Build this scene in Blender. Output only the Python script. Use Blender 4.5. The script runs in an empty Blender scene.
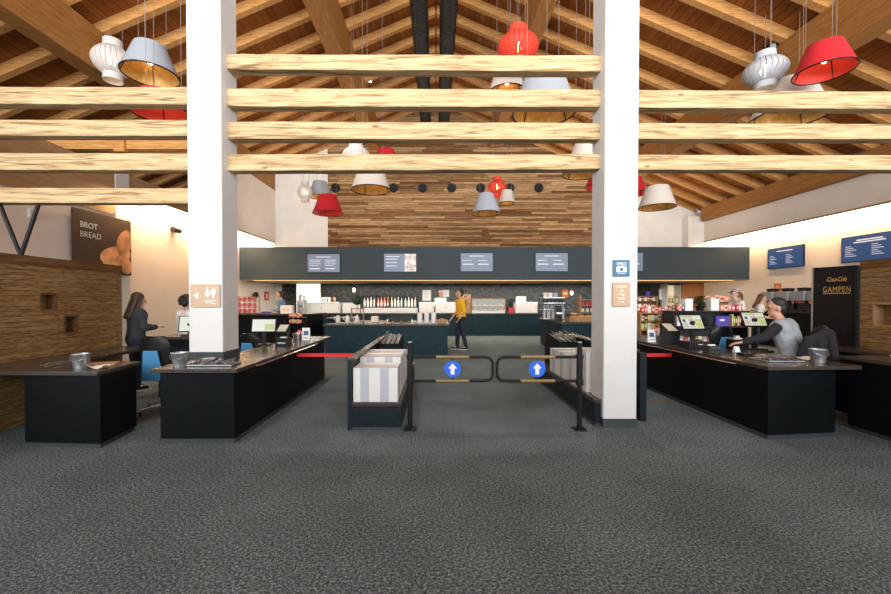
import bpy, math, random
from mathutils import Vector, Matrix
R = random.Random(7)
SC = bpy.context.scene
COL = SC.collection
PI = math.pi
# ------------------------------------------------------------------ camera (16 mm wide angle, eye height 1.45 m)
F, VX, VY, H, PITCH = 400.0, 436.0, 300.0, 1.45, math.radians(0.87)
PY = VY + F * math.tan(PITCH)
cam = bpy.data.cameras.new('camera'); cob = bpy.data.objects.new('camera', cam); COL.objects.link(cob)
cam.sensor_width = 36; cam.lens = 36 * F / 891; cam.clip_start = .05
cam.shift_x = (445.5 - VX) / 891; cam.shift_y = (PY - 297) / 891
cob.location = (0, 0, H); cob.rotation_euler = (PI/2 - PITCH, 0, 0)
SC.camera = cob
def at(px, py, Y):
    u, v = (px - VX) / F, -(py - PY) / F
    d = Vector((u, math.cos(PITCH) + v*math.sin(PITCH), -math.sin(PITCH) + v*math.cos(PITCH)))
    return Vector((0, 0, H)) + d * (Y / d.y)
def X(px, Y): return at(px, 300, Y).x
def Z(py, Y): return at(436, py, Y).z
# ------------------------------------------------------------------ materials
def newmat(name):
    m = bpy.data.materials.new(name); m.use_nodes = True
    return m, m.node_tree, m.node_tree.nodes['Principled BSDF']
def mat(name, col, rough=.5, metal=0, var=0, scale=12, bump=0, bscale=60, emit=0, ecol=None, spec=.5, alpha=1, stretch=(1,1,1), trans=0):
    m, nt, p = newmat(name); N, L = nt.nodes, nt.links
    c = (*col, 1); p.inputs['Base Color'].default_value = c
    p.inputs['Roughness'].default_value = rough; p.inputs['Metallic'].default_value = metal
    p.inputs['Specular IOR Level'].default_value = spec
    p.inputs['Transmission Weight'].default_value = trans; p.inputs['Alpha'].default_value = alpha
    if emit:
        p.inputs['Emission Color'].default_value = (*(ecol or col), 1); p.inputs['Emission Strength'].default_value = emit
    if var or bump:
        tc = N.new('ShaderNodeTexCoord'); mp = N.new('ShaderNodeMapping'); mp.inputs['Scale'].default_value = stretch
        L.new(tc.outputs['Object'], mp.inputs['Vector'])
    if var:
        n = N.new('ShaderNodeTexNoise'); n.inputs['Scale'].default_value = scale; n.inputs['Detail'].default_value = 4
        L.new(mp.outputs[0], n.inputs['Vector'])
        r = N.new('ShaderNodeValToRGB')
        r.color_ramp.elements[0].position = .3; r.color_ramp.elements[1].position = .7
        r.color_ramp.elements[0].color = (*[x*(1-var) for x in col], 1); r.color_ramp.elements[1].color = (*[min(1, x*(1+var)) for x in col], 1)
        L.new(n.outputs['Fac'], r.inputs['Fac']); L.new(r.outputs['Color'], p.inputs['Base Color'])
    if bump:
        n2 = N.new('ShaderNodeTexNoise'); n2.inputs['Scale'].default_value = bscale; n2.inputs['Detail'].default_value = 3
        L.new(mp.outputs[0], n2.inputs['Vector'])
        b = N.new('ShaderNodeBump'); b.inputs['Strength'].default_value = bump; b.inputs['Distance'].default_value = .02
        L.new(n2.outputs['Fac'], b.inputs['Height']); L.new(b.outputs[0], p.inputs['Normal'])
    return m
def wood(name, cols, stretch, scale=3.0, rough=.7, plank=None, pcols=None, uv='xz', bump=.25, knots=True, mortar=(.01,.005,.002), mw=.004):
    """grain noise stretched along the timber, optional random planks (brick pattern), knots"""
    m, nt, p = newmat(name); N, L = nt.nodes, nt.links
    p.inputs['Roughness'].default_value = rough; p.inputs['Specular IOR Level'].default_value = .25
    tc = N.new('ShaderNodeTexCoord'); mp = N.new('ShaderNodeMapping'); mp.inputs['Scale'].default_value = stretch
    L.new(tc.outputs['Object'], mp.inputs['Vector'])
    n = N.new('ShaderNodeTexNoise'); n.inputs['Scale'].default_value = scale; n.inputs['Detail'].default_value = 7; n.inputs['Roughness'].default_value = .65
    n.inputs['Distortion'].default_value = .6
    L.new(mp.outputs[0], n.inputs['Vector'])
    r = N.new('ShaderNodeValToRGB'); e = r.color_ramp.elements
    e[0].position = .3; e[0].color = (*cols[0], 1); e[1].position = .68; e[1].color = (*cols[-1], 1)
    if len(cols) == 3:
        k = e.new(.5); k.color = (*cols[1], 1)
    L.new(n.outputs['Fac'], r.inputs['Fac']); out = r.outputs['Color']
    if knots:
        v = N.new('ShaderNodeTexVoronoi'); v.inputs['Scale'].default_value = 2.2
        m2 = N.new('ShaderNodeMapping'); m2.inputs['Scale'].default_value = [s**.35 for s in stretch]
        L.new(tc.outputs['Object'], m2.inputs['Vector']); L.new(m2.outputs[0], v.inputs['Vector'])
        kr = N.new('ShaderNodeValToRGB'); kr.color_ramp.elements[0].position = .03; kr.color_ramp.elements[1].position = .10
        kr.color_ramp.elements[0].color = (.35,.25,.18,1); kr.color_ramp.elements[1].color = (1,1,1,1)
        L.new(v.outputs['Distance'], kr.inputs['Fac'])
        mx = N.new('ShaderNodeMix'); mx.data_type = 'RGBA'; mx.blend_type = 'MULTIPLY'; mx.inputs[0].default_value = .8
        L.new(out, mx.inputs[6]); L.new(kr.outputs['Color'], mx.inputs[7]); out = mx.outputs[2]
    if plank:
        s = N.new('ShaderNodeSeparateXYZ'); c = N.new('ShaderNodeCombineXYZ'); L.new(tc.outputs['Object'], s.inputs[0])
        def mth(op, a, b=None):
            q = N.new('ShaderNodeMath'); q.operation = op
            for k, z in enumerate((a, b)):
                if z is None: continue
                if isinstance(z, (int, float)): q.inputs[k].default_value = z
                else: L.new(z, q.inputs[k])
            return q.outputs[0]
        u_, v_ = (s.outputs['XYZ'.index(k.upper())] for k in uv)      # every row of boards starts at its own place
        rnd = mth('FRACT', mth('MULTIPLY', mth('SINE', mth('MULTIPLY', mth('FLOOR', mth('DIVIDE', v_, plank[1])), 12.9898)), 437.58))
        L.new(mth('ADD', u_, mth('MULTIPLY', rnd, plank[0])), c.inputs[0]); L.new(s.outputs['XYZ'.index(uv[1].upper())], c.inputs[1])
        b = N.new('ShaderNodeTexBrick'); b.inputs['Scale'].default_value = 1; b.inputs['Brick Width'].default_value = plank[0]; b.inputs['Row Height'].default_value = plank[1]
        b.inputs['Mortar Size'].default_value = mw; b.offset = 0; b.offset_frequency = 2; b.inputs['Mortar'].default_value = (*mortar, 1)
        b.inputs['Color1'].default_value = (*pcols[0], 1); b.inputs['Color2'].default_value = (*pcols[1], 1)
        L.new(c.outputs[0], b.inputs['Vector'])
        mx = N.new('ShaderNodeMix'); mx.data_type = 'RGBA'; mx.blend_type = 'MULTIPLY'; mx.inputs[0].default_value = 1
        L.new(out, mx.inputs[6]); L.new(b.outputs['Color'], mx.inputs[7]); out = mx.outputs[2]
    L.new(out, p.inputs['Base Color'])
    if bump:
        bn = N.new('ShaderNodeBump'); bn.inputs['Strength'].default_value = bump; bn.inputs['Distance'].default_value = .01
        L.new(n.outputs['Fac'], bn.inputs['Height']); L.new(bn.outputs[0], p.inputs['Normal'])
    return m
def crack(m, stretch, amount=.85):
    """long dark drying cracks along the timber"""
    nt = m.node_tree; N, L = nt.nodes, nt.links; p = N['Principled BSDF']; src = p.inputs['Base Color'].links[0].from_socket
    tc = N.new('ShaderNodeTexCoord'); mp = N.new('ShaderNodeMapping'); mp.inputs['Scale'].default_value = stretch; L.new(tc.outputs['Object'], mp.inputs['Vector'])
    n = N.new('ShaderNodeTexNoise'); n.inputs['Scale'].default_value = 1.6; n.inputs['Detail'].default_value = 2; L.new(mp.outputs[0], n.inputs['Vector'])
    r = N.new('ShaderNodeValToRGB'); e = r.color_ramp.elements; e[0].position = .482; e[0].color = (1,1,1,1); e[1].position = .512; e[1].color = (1,1,1,1); k = e.new(.497); k.color = (.16,.10,.06,1)
    L.new(n.outputs['Fac'], r.inputs['Fac'])
    mx = N.new('ShaderNodeMix'); mx.data_type = 'RGBA'; mx.blend_type = 'MULTIPLY'; mx.inputs[0].default_value = amount
    L.new(src, mx.inputs[6]); L.new(r.outputs['Color'], mx.inputs[7]); L.new(mx.outputs[2], p.inputs['Base Color'])
def carpet_mat():
    m, nt, p = newmat('carpet'); N, L = nt.nodes, nt.links
    p.inputs['Roughness'].default_value = 1; p.inputs['Specular IOR Level'].default_value = .1
    tc = N.new('ShaderNodeTexCoord')
    n = N.new('ShaderNodeTexNoise'); n.inputs['Scale'].default_value = 62; n.inputs['Detail'].default_value = 5; n.inputs['Roughness'].default_value = .95
    n2 = N.new('ShaderNodeTexNoise'); n2.inputs['Scale'].default_value = 1.3; n2.inputs['Detail'].default_value = 3
    L.new(tc.outputs['Object'], n.inputs['Vector']); L.new(tc.outputs['Object'], n2.inputs['Vector'])
    r = N.new('ShaderNodeValToRGB'); e = r.color_ramp.elements
    e[0].position = .38; e[0].color = (.012,.020,.023,1); e[1].position = .64; e[1].color = (.48,.56,.56,1)
    k = e.new(.5); k.color = (.078,.112,.122,1)
    L.new(n.outputs['Fac'], r.inputs['Fac'])
    r2 = N.new('ShaderNodeValToRGB'); r2.color_ramp.elements[0].color = (.75,.75,.75,1); r2.color_ramp.elements[0].position = .35; r2.color_ramp.elements[1].position = .65
    L.new(n2.outputs['Fac'], r2.inputs['Fac'])
    mx = N.new('ShaderNodeMix'); mx.data_type = 'RGBA'; mx.blend_type = 'MULTIPLY'; mx.inputs[0].default_value = 1
    L.new(r.outputs['Color'], mx.inputs[6]); L.new(r2.outputs['Color'], mx.inputs[7]); L.new(mx.outputs[2], p.inputs['Base Color'])
    b = N.new('ShaderNodeBump'); b.inputs['Strength'].default_value = .35; b.inputs['Distance'].default_value = .006
    L.new(n.outputs['Fac'], b.inputs['Height']); L.new(b.outputs[0], p.inputs['Normal'])
    return m
def tile_mat():
    m, nt, p = newmat('black_mosaic_tile'); N, L = nt.nodes, nt.links
    p.inputs['Roughness'].default_value = .3; p.inputs['Specular IOR Level'].default_value = .35
    tc = N.new('ShaderNodeTexCoord'); s = N.new('ShaderNodeSeparateXYZ'); c = N.new('ShaderNodeCombineXYZ')
    L.new(tc.outputs['Object'], s.inputs[0]); L.new(s.outputs[0], c.inputs[0]); L.new(s.outputs[2], c.inputs[1])
    b = N.new('ShaderNodeTexBrick'); b.inputs['Scale'].default_value = 1; b.inputs['Brick Width'].default_value = .11; b.inputs['Row Height'].default_value = .05
    b.inputs['Mortar Size'].default_value = .005; b.inputs['Color1'].default_value = (.003,.004,.004,1); b.inputs['Color2'].default_value = (.075,.085,.08,1); b.inputs['Mortar'].default_value = (.008,.008,.008,1)
    L.new(c.outputs[0], b.inputs['Vector']); L.new(b.outputs['Color'], p.inputs['Base Color'])
    n = N.new('ShaderNodeTexNoise'); n.inputs['Scale'].default_value = 30; L.new(tc.outputs['Object'], n.inputs['Vector'])
    bu = N.new('ShaderNodeBump'); bu.inputs['Strength'].default_value = .3; bu.inputs['Distance'].default_value = .006
    L.new(n.outputs['Fac'], bu.inputs['Height']); L.new(bu.outputs[0], p.inputs['Normal'])
    return m
m_carpet = carpet_mat(); m_tile = tile_mat()
m_paint = mat('white_column_paint', (.58,.58,.575), .8, var=.03, scale=5, bump=.05, bscale=40)
m_plaster = mat('pale_plaster', (.76,.74,.71), .9, var=.05, scale=2, bump=.06, bscale=30)
m_peach = mat('warm_plaster', (.78,.70,.62), .9, var=.03, scale=2)
m_hewn = wood('hewn_pale_spruce', [(.17,.095,.04),(.45,.325,.175),(.56,.43,.255)], (.6,9,9), 3.2, .75, bump=.6)
crack(m_hewn, (.14,1.0,3.6), .75)
m_raft = wood('pine_rafter', [(.34,.15,.042),(.56,.28,.09),(.68,.39,.15)], (.8,12,12), 3, .65)
m_glulam = wood('glulam_purlin', [(.20,.08,.02),(.34,.15,.04),(.44,.22,.068)], (14,.7,14), 3, .65)
m_board = wood('ceiling_boards', [(.27,.092,.018),(.44,.165,.038)], (9,.6,9), 3, .75, plank=(3.2,.16), pcols=((1,1,1),(.72,.66,.6)), uv='yx', bump=.1)
m_back = wood('reclaimed_wall_boards', [(.20,.11,.05),(.42,.27,.14),(.62,.45,.27)], (.9,9,16), 3, .8, plank=(2.2,.10), pcols=((1,.95,.88),(.26,.17,.10)), uv='xz', bump=.3)
m_part = wood('partition_old_boards', [(.05,.025,.009),(.27,.16,.065),(.42,.275,.13)], (2,2.4,26), 3.4, .8, plank=(2.6,.06), pcols=((1,1,1),(.80,.74,.66)), mortar=(.5,.42,.33), uv='yz', bump=.9, knots=False)
m_cap = wood('partition_cap', [(.07,.03,.010),(.19,.09,.03)], (6,1,10), 4, .8)
m_panel = wood('brown_panel', [(.30,.17,.08),(.42,.26,.13)], (1,1,8), 2, .6, knots=False)
m_black = mat('black_laminate', (.0035,.0052,.006), .5, var=.25, scale=30, spec=.10)
m_slate = mat('slate_blue_laminate', (.007,.026,.037), .5, var=.2, scale=8, spec=.15)
m_slate2 = mat('dark_slate', (.008,.014,.017), .5, var=.2, scale=8, spec=.18)
m_fascia = mat('fascia_slate', (.010,.031,.044), .55, var=.12, scale=4)
m_top = mat('dark_worktop', (.045,.039,.033), .26, var=.25, scale=40)
m_plinth = mat('grey_plinth', (.030,.038,.042), .7, var=.1)
m_edge = mat('worktop_edge', (.16,.12,.085), .4)
m_blackm = mat('black_metal', (.006,.006,.007), .5, spec=.25)
m_duct = mat('black_duct', (.014,.015,.016), .4, .3)
m_steel = mat('brushed_steel', (.62,.63,.64), .3, .9, var=.08, stretch=(1,1,20))
m_galv = mat('galvanised_steel', (.42,.45,.47), .38, .85, var=.22, scale=25)
m_chrome = mat('chrome', (.8,.8,.8), .12, 1)
m_brass = mat('brass_sleeve', (.22,.15,.06), .45, .4)
m_blue = mat('blue_sign', (.006,.10,.62), .5)
m_white = mat('white_gloss', (.66,.66,.65), .4)
m_paper = mat('white_paper', (.82,.82,.80), .8)
m_tray = mat('white_tray_plastic', (.60,.595,.575), .45)
m_handle_shade = mat('grey_tray_grip', (.34,.355,.41), .5)
m_red = mat('red_belt', (.62,.012,.016), .6)
m_fgrey = mat('grey_felt', (.33,.365,.42), .95, var=.08, scale=60)
m_fwhite = mat('cream_felt', (.66,.61,.55), .95, var=.05, scale=60)
m_fred = mat('red_felt', (.50,.012,.020), .95, var=.1, scale=60)
m_lwhite = mat('white_lantern', (.62,.60,.58), .7, var=.04)
m_lred = mat('red_lantern', (.72,.05,.025), .7, var=.08)
m_lgrey = mat('grey_lantern', (.42,.45,.49), .8, var=.1)
m_gold = mat('gold_lining', (.72,.43,.12), .45, .3, var=.2, scale=12)
m_redin = mat('red_lining', (.75,.05,.03), .6)
m_bulb = mat('lamp_bulb', (1,.8,.5), .4, emit=14, ecol=(1,.62,.28))
m_led = mat('led_strip', (1,.8,.6), .4, emit=5, ecol=(1,.74,.48))
m_led2 = mat('bulkhead_strip', (.8,.6,.3), .4, emit=1.3, ecol=(1,.66,.30))
m_cable = mat('cable', (.22,.20,.19), .6)
m_skin = mat('skin', (.52,.29,.19), .55)
m_skin2 = mat('skin_pale', (.62,.38,.27), .55)
m_hairb = mat('brown_hair', (.045,.02,.01), .6, var=.4, scale=40, stretch=(3,3,.4))
m_hairk = mat('black_hair', (.010,.009,.008), .6, var=.4, scale=30)
m_hairr = mat('auburn_hair', (.13,.045,.02), .6, var=.3, scale=40)
m_eye = mat('eye', (.01,.01,.01), .2)
m_lip = mat('lip', (.38,.13,.10), .5)
m_glass = mat('clear_glass', (.85,.92,.92), .03, alpha=.22, spec=.8)
m_wsign = mat('tan_sign', (.47,.33,.215), .6)
m_tealsign = mat('petrol_blue_sign', (.02,.13,.24), .5)
m_screen = mat('menu_screen', (.03,.04,.05), .35, emit=.55, ecol=(.26,.33,.48))
m_screenb = mat('menu_screen_blue', (.01,.02,.05), .35, emit=.45, ecol=(.05,.13,.34))
m_scrtxt = mat('menu_text', (.3,.3,.3), .5, emit=.55, ecol=(.8,.85,.95))
m_scrw = mat('till_screen', (.05,.05,.05), .35, emit=.75, ecol=(.86,.92,.78))
m_scry = mat('till_screen_yellow', (.05,.05,.03), .35, emit=.6, ecol=(.75,.85,.30))
m_scrp = mat('till_screen_pink', (.05,.05,.05), .35, emit=.6, ecol=(.85,.72,.66))
m_plastk = mat('black_plastic', (.008,.008,.009), .4, spec=.3)
m_plastb = mat('blue_plastic', (.06,.25,.48), .5)
m_green = mat('leaf_green', (.03,.09,.025), .6, var=.5, scale=30)
m_dgreen = mat('dark_green_leaf', (.012,.045,.022), .6, var=.5, scale=30)
m_bread = mat('bread_crust', (.55,.28,.09), .7, var=.35, scale=14)
m_copper = mat('copper_panel', (.50,.24,.10), .3, .7, var=.2, scale=2)
m_orange = mat('orange_paint', (.60,.15,.03), .6)
m_gtext = mat('gold_text', (.62,.36,.10), .5)
m_dkwood = mat('wood_brown', (.32,.18,.08), .6, var=.25, scale=10)
def flat(n, c, r=.6): return mat(n, c, r)
m_pink = flat('pink_pack', (.75,.12,.20)); m_yel = flat('yellow_pack', (.75,.55,.06)); m_grn = flat('green_pack', (.18,.38,.06))
m_redp = flat('red_pack', (.60,.03,.03)); m_purp = flat('purple_pack', (.08,.05,.38)); m_cream = flat('cream_pack', (.75,.66,.50)); m_dk = flat('dark_pack', (.03,.03,.03))
m_salmon = flat('salmon_pack', (.75,.28,.20))
# ------------------------------------------------------------------ mesh collector
class B:
    def __init__(s): s.v = []; s.f = []; s.m = []; s.mi = 0
    def add(s, vs, fs):
        o = len(s.v); s.v += [tuple(v) for v in vs]; s.f += [tuple(i+o for i in f) for f in fs]; s.m += [s.mi]*len(fs); return s
    def box(s, x0, x1, y0, y1, z0, z1):
        vs = [(x0,y0,z0),(x1,y0,z0),(x1,y1,z0),(x0,y1,z0),(x0,y0,z1),(x1,y0,z1),(x1,y1,z1),(x0,y1,z1)]
        return s.add(vs, [(0,3,2,1),(4,5,6,7),(0,1,5,4),(1,2,6,5),(2,3,7,6),(3,0,4,7)])
    def prism(s, poly, z0, z1):
        n = len(poly)
        if sum(poly[i][0]*poly[(i+1)%n][1]-poly[(i+1)%n][0]*poly[i][1] for i in range(n)) < 0: poly = poly[::-1]
        vs = [(x,y,z0) for x,y in poly] + [(x,y,z1) for x,y in poly]
        return s.add(vs, [tuple(range(n))[::-1], tuple(range(n,2*n))] + [(i,(i+1)%n,n+(i+1)%n,n+i) for i in range(n)])
    def xz(s, poly, y0, y1):
        n = len(poly)
        if sum(poly[i][0]*poly[(i+1)%n][1]-poly[(i+1)%n][0]*poly[i][1] for i in range(n)) < 0: poly = poly[::-1]
        vs = [(x,y0,z) for x,z in poly] + [(x,y1,z) for x,z in poly]
        return s.add(vs, [tuple(range(n)), tuple(range(n,2*n))[::-1]] + [((i+1)%n,i,n+i,n+(i+1)%n) for i in range(n)])
    def yz(s, poly, x0, x1):
        n = len(poly)
        if sum(poly[i][0]*poly[(i+1)%n][1]-poly[(i+1)%n][0]*poly[i][1] for i in range(n)) < 0: poly = poly[::-1]
        vs = [(x0,y,z) for y,z in poly] + [(x1,y,z) for y,z in poly]
        return s.add(vs, [tuple(range(n))[::-1], tuple(range(n,2*n))] + [(i,(i+1)%n,n+(i+1)%n,n+i) for i in range(n)])
    def cyl(s, p0, p1, r0, r1=None, n=16, caps=True):
        r1 = r0 if r1 is None else r1
        p0, p1 = Vector(p0), Vector(p1); d = (p1-p0).normalized()
        a = d.cross(Vector((0,0,1)) if abs(d.z) < .9 else Vector((1,0,0))).normalized(); b = d.cross(a)
        vs = []
        for p, r in ((p0,r0),(p1,r1)):
            vs += [p + (a*math.cos(2*PI*i/n) + b*math.sin(2*PI*i/n))*r for i in range(n)]
        fs = [(i,n+i,n+(i+1)%n,(i+1)%n) for i in range(n)]
        fs = [f[::-1] for f in fs]
        if caps: fs += [tuple(range(n))[::-1], tuple(range(n,2*n))]
        return s.add(vs, fs)
    def lathe(s, prof, n=24, c=(0,0,0), loop=False, sq=None):
        vs = []
        for r, z in prof:
            for i in range(n):
                k = 1
                if sq: k = 1 + sq*math.cos(i*PI)   # pleats
                vs.append((c[0]+r*k*math.cos(2*PI*i/n), c[1]+r*k*math.sin(2*PI*i/n), c[2]+z))
        m = len(prof); fs = []
        for j in range(m if loop else m-1):
            k = (j+1) % m
            fs += [(j*n+i, j*n+(i+1)%n, k*n+(i+1)%n, k*n+i) for i in range(n)]
        if not loop:
            if prof[0][0] > 1e-5: fs.append(tuple(range(n))[::-1])
            if prof[-1][0] > 1e-5: fs.append(tuple(range((m-1)*n, m*n)))
        return s.add(vs, fs)
    def ell(s, c, r, nu=14, nv=9):
        if not hasattr(r, '__len__'): r = (r,r,r)
        vs = [(c[0],c[1],c[2]-r[2])]
        for j in range(1,nv):
            t = -PI/2 + PI*j/nv
            vs += [(c[0]+r[0]*math.cos(t)*math.cos(2*PI*i/nu), c[1]+r[1]*math.cos(t)*math.sin(2*PI*i/nu), c[2]+r[2]*math.sin(t)) for i in range(nu)]
        vs.append((c[0],c[1],c[2]+r[2])); top = len(vs)-1
        fs = [(0,1+(i+1)%nu,1+i) for i in range(nu)]
        for j in range(nv-2):
            a = 1+j*nu; fs += [(a+i,a+(i+1)%nu,a+nu+(i+1)%nu,a+nu+i) for i in range(nu)]
        a = 1+(nv-2)*nu; fs += [(a+i,a+(i+1)%nu,top) for i in range(nu)]
        return s.add(vs, fs)
    def cap(s, p0, p1, r0, r1=None, n=12):
        r1 = r0 if r1 is None else r1
        s.cyl(p0, p1, r0, r1, n); s.ell(p0, r0, n, 8); s.ell(p1, r1, n, 8); return s
    def tube(s, pts, r, n=10, closed=False):
        pts = [Vector(p) for p in pts]; m = len(pts); vs = []; up = None
        for i, p in enumerate(pts):
            if closed: d = pts[(i+1)%m] - pts[i-1]
            else: d = pts[min(i+1,m-1)] - pts[max(i-1,0)]
            d.normalize()
            if up is None: up = d.cross(Vector((0,0,1)) if abs(d.z) < .9 else Vector((1,0,0))).normalized()
            up = (up - d*up.dot(d)).normalized(); b = d.cross(up)
            vs += [p + (up*math.cos(2*PI*k/n) + b*math.sin(2*PI*k/n))*r for k in range(n)]
        fs = []
        for j in range(m if closed else m-1):
            q = (j+1) % m
            fs += [(j*n+i, j*n+(i+1)%n, q*n+(i+1)%n, q*n+i) for i in range(n)]
        if not closed: fs += [tuple(range(n))[::-1], tuple(range((m-1)*n, m*n))]
        return s.add(vs, fs)
    def build(s, name, mats, parent=None, loc=(0,0,0), rot=0, smooth=None, bevel=0, label=None):
        me = bpy.data.meshes.new(name); me.from_pydata(s.v, [], s.f)
        for m in (mats if isinstance(mats, (list,tuple)) else [mats]): me.materials.append(m)
        me.polygons.foreach_set('material_index', s.m); me.update()
        if smooth is not None:
            me.shade_smooth(); me.set_sharp_from_angle(angle=math.radians(smooth))
        o = bpy.data.objects.new(name, me); COL.objects.link(o); o.location = loc; o.rotation_euler = (0,0,rot)
        if parent: o.parent = parent
        if bevel:
            bv = o.modifiers.new('bevel','BEVEL'); bv.width = bevel; bv.segments = 2; bv.limit_method = 'ANGLE'; bv.angle_limit = .6
        if label: o['label'] = label
        return o
def tag(o, label, cat, group=None, kind=None):
    o['label'] = label; o['category'] = cat
    if group: o['group'] = group
    if kind: o['kind'] = kind
    return o
def struct(o, label=None):
    o['kind'] = 'structure'
    if label: o['label'] = label
    return o
def thing(name, label, cat, loc=(0,0,0), rot=0, group=None):
    o = bpy.data.objects.new(name, None); COL.objects.link(o); o.empty_display_size = .05
    o.location = loc; o.rotation_euler = (0,0,rot)
    return tag(o, label, cat, group)
def kids(o): return [c for c in bpy.data.objects if c.parent is o]
def dup(o, loc, rot=None, label=None, group=None, _p=None):
    c = o.copy(); COL.objects.link(c)
    if _p is None:
        c.location = loc
        if rot is not None: c.rotation_euler = (0,0,rot)
        if label: c['label'] = label
        if group: c['group'] = group
    else: c.parent = _p
    for k in kids(o): dup(k, None, _p=c)
    return c
def text(s, width, origin, face, m, parent, name='lettering', bold=.0, shear=0, hmax=None, space=1.0):
    """lettering centred on origin, scaled to the given width"""
    cu = bpy.data.curves.new('t','FONT'); cu.body = s; cu.size = 1; cu.extrude = .004; cu.offset = bold; cu.shear = shear; cu.space_character = space
    cu.resolution_u = 3
    t = bpy.data.objects.new('t', cu); COL.objects.link(t)
    me = bpy.data.meshes.new_from_object(t.evaluated_get(bpy.context.evaluated_depsgraph_get()))
    bpy.data.objects.remove(t); bpy.data.curves.remove(cu)
    xs = [v.co.x for v in me.vertices]; ys = [v.co.y for v in me.vertices]
    k = width/(max(xs)-min(xs)); cx, cy = (max(xs)+min(xs))/2, (max(ys)+min(ys))/2
    ky = k if not hmax else min(k*1.6, hmax/(max(ys)-min(ys)))
    for v in me.vertices:
        a, b, d = (v.co.x-cx)*k, (v.co.y-cy)*ky, v.co.z*.3
        if face == '-y': q = (a,-d,b)
        elif face == '+x': q = (d,a,b)
        elif face == '-x': q = (-d,-a,b)
        elif face == '+z': q = (a,b,d)
        v.co = Vector(q) + Vector(origin)
    me.materials.clear(); me.materials.append(m); me.update()
    o = bpy.data.objects.new(name, me); COL.objects.link(o); o.parent = parent
    return o
# ================================================================== THE SHELL
RA, RS = 8.56 + H, .42                       # rafter underside height at the ridge, roof slope
def roofz(x): return RA - RS*abs(x)
YB, XL, XR = 17.5, -7.0, 11.4
struct(B().box(-12,12,-4,18,-.1,0).build('floor', m_carpet))
for sx, nm, xe in ((-1,'ceiling_left',-11.7),(1,'ceiling_right',11.7)):
    b = B(); t = .26
    b.xz([(0,RA+t),(xe,roofz(xe)+t),(xe,roofz(xe)+t+.06),(0,RA+t+.06)], -3, 17.7)
    struct(b.build(nm, m_board))
b = B().yz([(-3,0),(17.5,0),(17.5,6.2),(12,6.2),(12,4.3),(-3,4.3)], XL-.15, XL); struct(b.build('wall_left', m_peach))
struct(B().box(-11.75,-11.6,-3,17.6,0,5.2).build('wall_far_left', m_plaster))
struct(B().box(XR,XR+.15,-3,17.6,0,roofz(XR)+.02).build('wall_right', m_peach))
def gable(x0, x1, z0):
    pts = [(x0,z0),(x1,z0),(x1,roofz(x1)+.24)]
    if x0 < 0 < x1: pts.append((0,RA+.24))
    return pts + [(x0,roofz(x0)+.24)]
struct(B().xz(gable(-4.72,7.4,3.0), YB, YB+.15).build('wall_back', m_back))
struct(B().xz(gable(-11.6,-4.72,0), YB, YB+.15).build('wall_back_left', m_plaster))
struct(B().xz(gable(7.4,11.4,0), YB, YB+.15).build('wall_back_right', m_plaster))
struct(B().box(-4.72,7.4,YB,YB+.15,0,3.0).build('wall_kitchen', m_tile))
struct(B().box(-6.72,-4.72,YB-.03,YB,0,2.6).build('trim_1', m_tile))
struct(B().box(7.4,10.1,YB-.03,YB,0,2.6).build('trim_2', m_tile))
struct(B().box(10.72,11.4,YB-.45,YB,0,roofz(11.2)-.3).build('trim_3', m_plaster))      # pilaster in the far right corner
struct(B().box(XL,XL+.05,8.72,9.1,0,4.62).build('trim_4', m_paint))                     # white pilaster behind the bread poster
b = B(); b.yz([(2,3.3),(8.9,3.3),(8.9,3.92),(12,3.92),(12,4.3),(2,4.3)], XL, XL+.03); struct(b.build('trim_5', m_panel))                        # brown boarding on the wall head
# rafters
def rafter(y, sx):
    b = B(); x0, x1 = .02*sx, 11.35*sx
    b.xz([(x0,roofz(x0)),(x1,roofz(x1)),(x1,roofz(x1)+.25),(x0,roofz(x0)+.25)], -.075, .075)
    return b.build('rafter', m_raft)
for sx, nm in ((-1,'left'),(1,'right')):
    r0 = None
    for k in range(-4, 10):
        y = 9.45 + .9*k
        if r0 is None:
            r0 = rafter(y, sx); r0.location.y = y; r = r0
        else:
            r = r0.copy(); COL.objects.link(r); r.location.y = y
        tag(r, f'pine rafter sloping up to the ridge on the {nm} roof slope', 'rafter', f'rafters of the {nm} roof slope', 'structure')
def purlin(x0, x1, z0, label, y0=3.0, y1=YB):
    zt0, zt1 = roofz(x0)-.003, roofz(x1)-.003
    o = B().xz([(x0,z0),(x1,z0),(x1,zt1),(x0,zt0)], y0, y1).build('roof_beam', m_glulam, bevel=.01)
    tag(o, label, 'beam', None, 'structure')
purlin(-2.9,-2.45,6.5+H,'inner long glued timber beam under the left roof slope')
purlin(2.3,2.68,6.6+H,'inner long glued timber beam under the right roof slope')
purlin(-7.4,-7.0,4.75+H,'outer long timber beam above the left wall')
purlin(7.34,7.76,4.62+H,'outer broad long timber beam under the right roof slope')
purlin(11.15,11.4,3.32+H,'lowest timber eave beam along the top of the right wall',2,16.9)
o = B().box(-11.5,-4.95,8.45,8.7,4.62,4.9).build('tie_beam', m_raft, bevel=.01); tag(o,'timber tie beam seen between the hewn beams at upper left','beam',None,'structure')
p = B().box(-6.72,-6.5,8.38,8.45,4.55,5.0).build('joint_plate', m_raft, o)
q = B()
for i in range(3): q.cyl((-6.68+.07*i,8.38,4.8),(-6.68+.07*i,8.36,4.8),.022,n=10)
q.build('bolt_heads', m_blackm, p)
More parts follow.
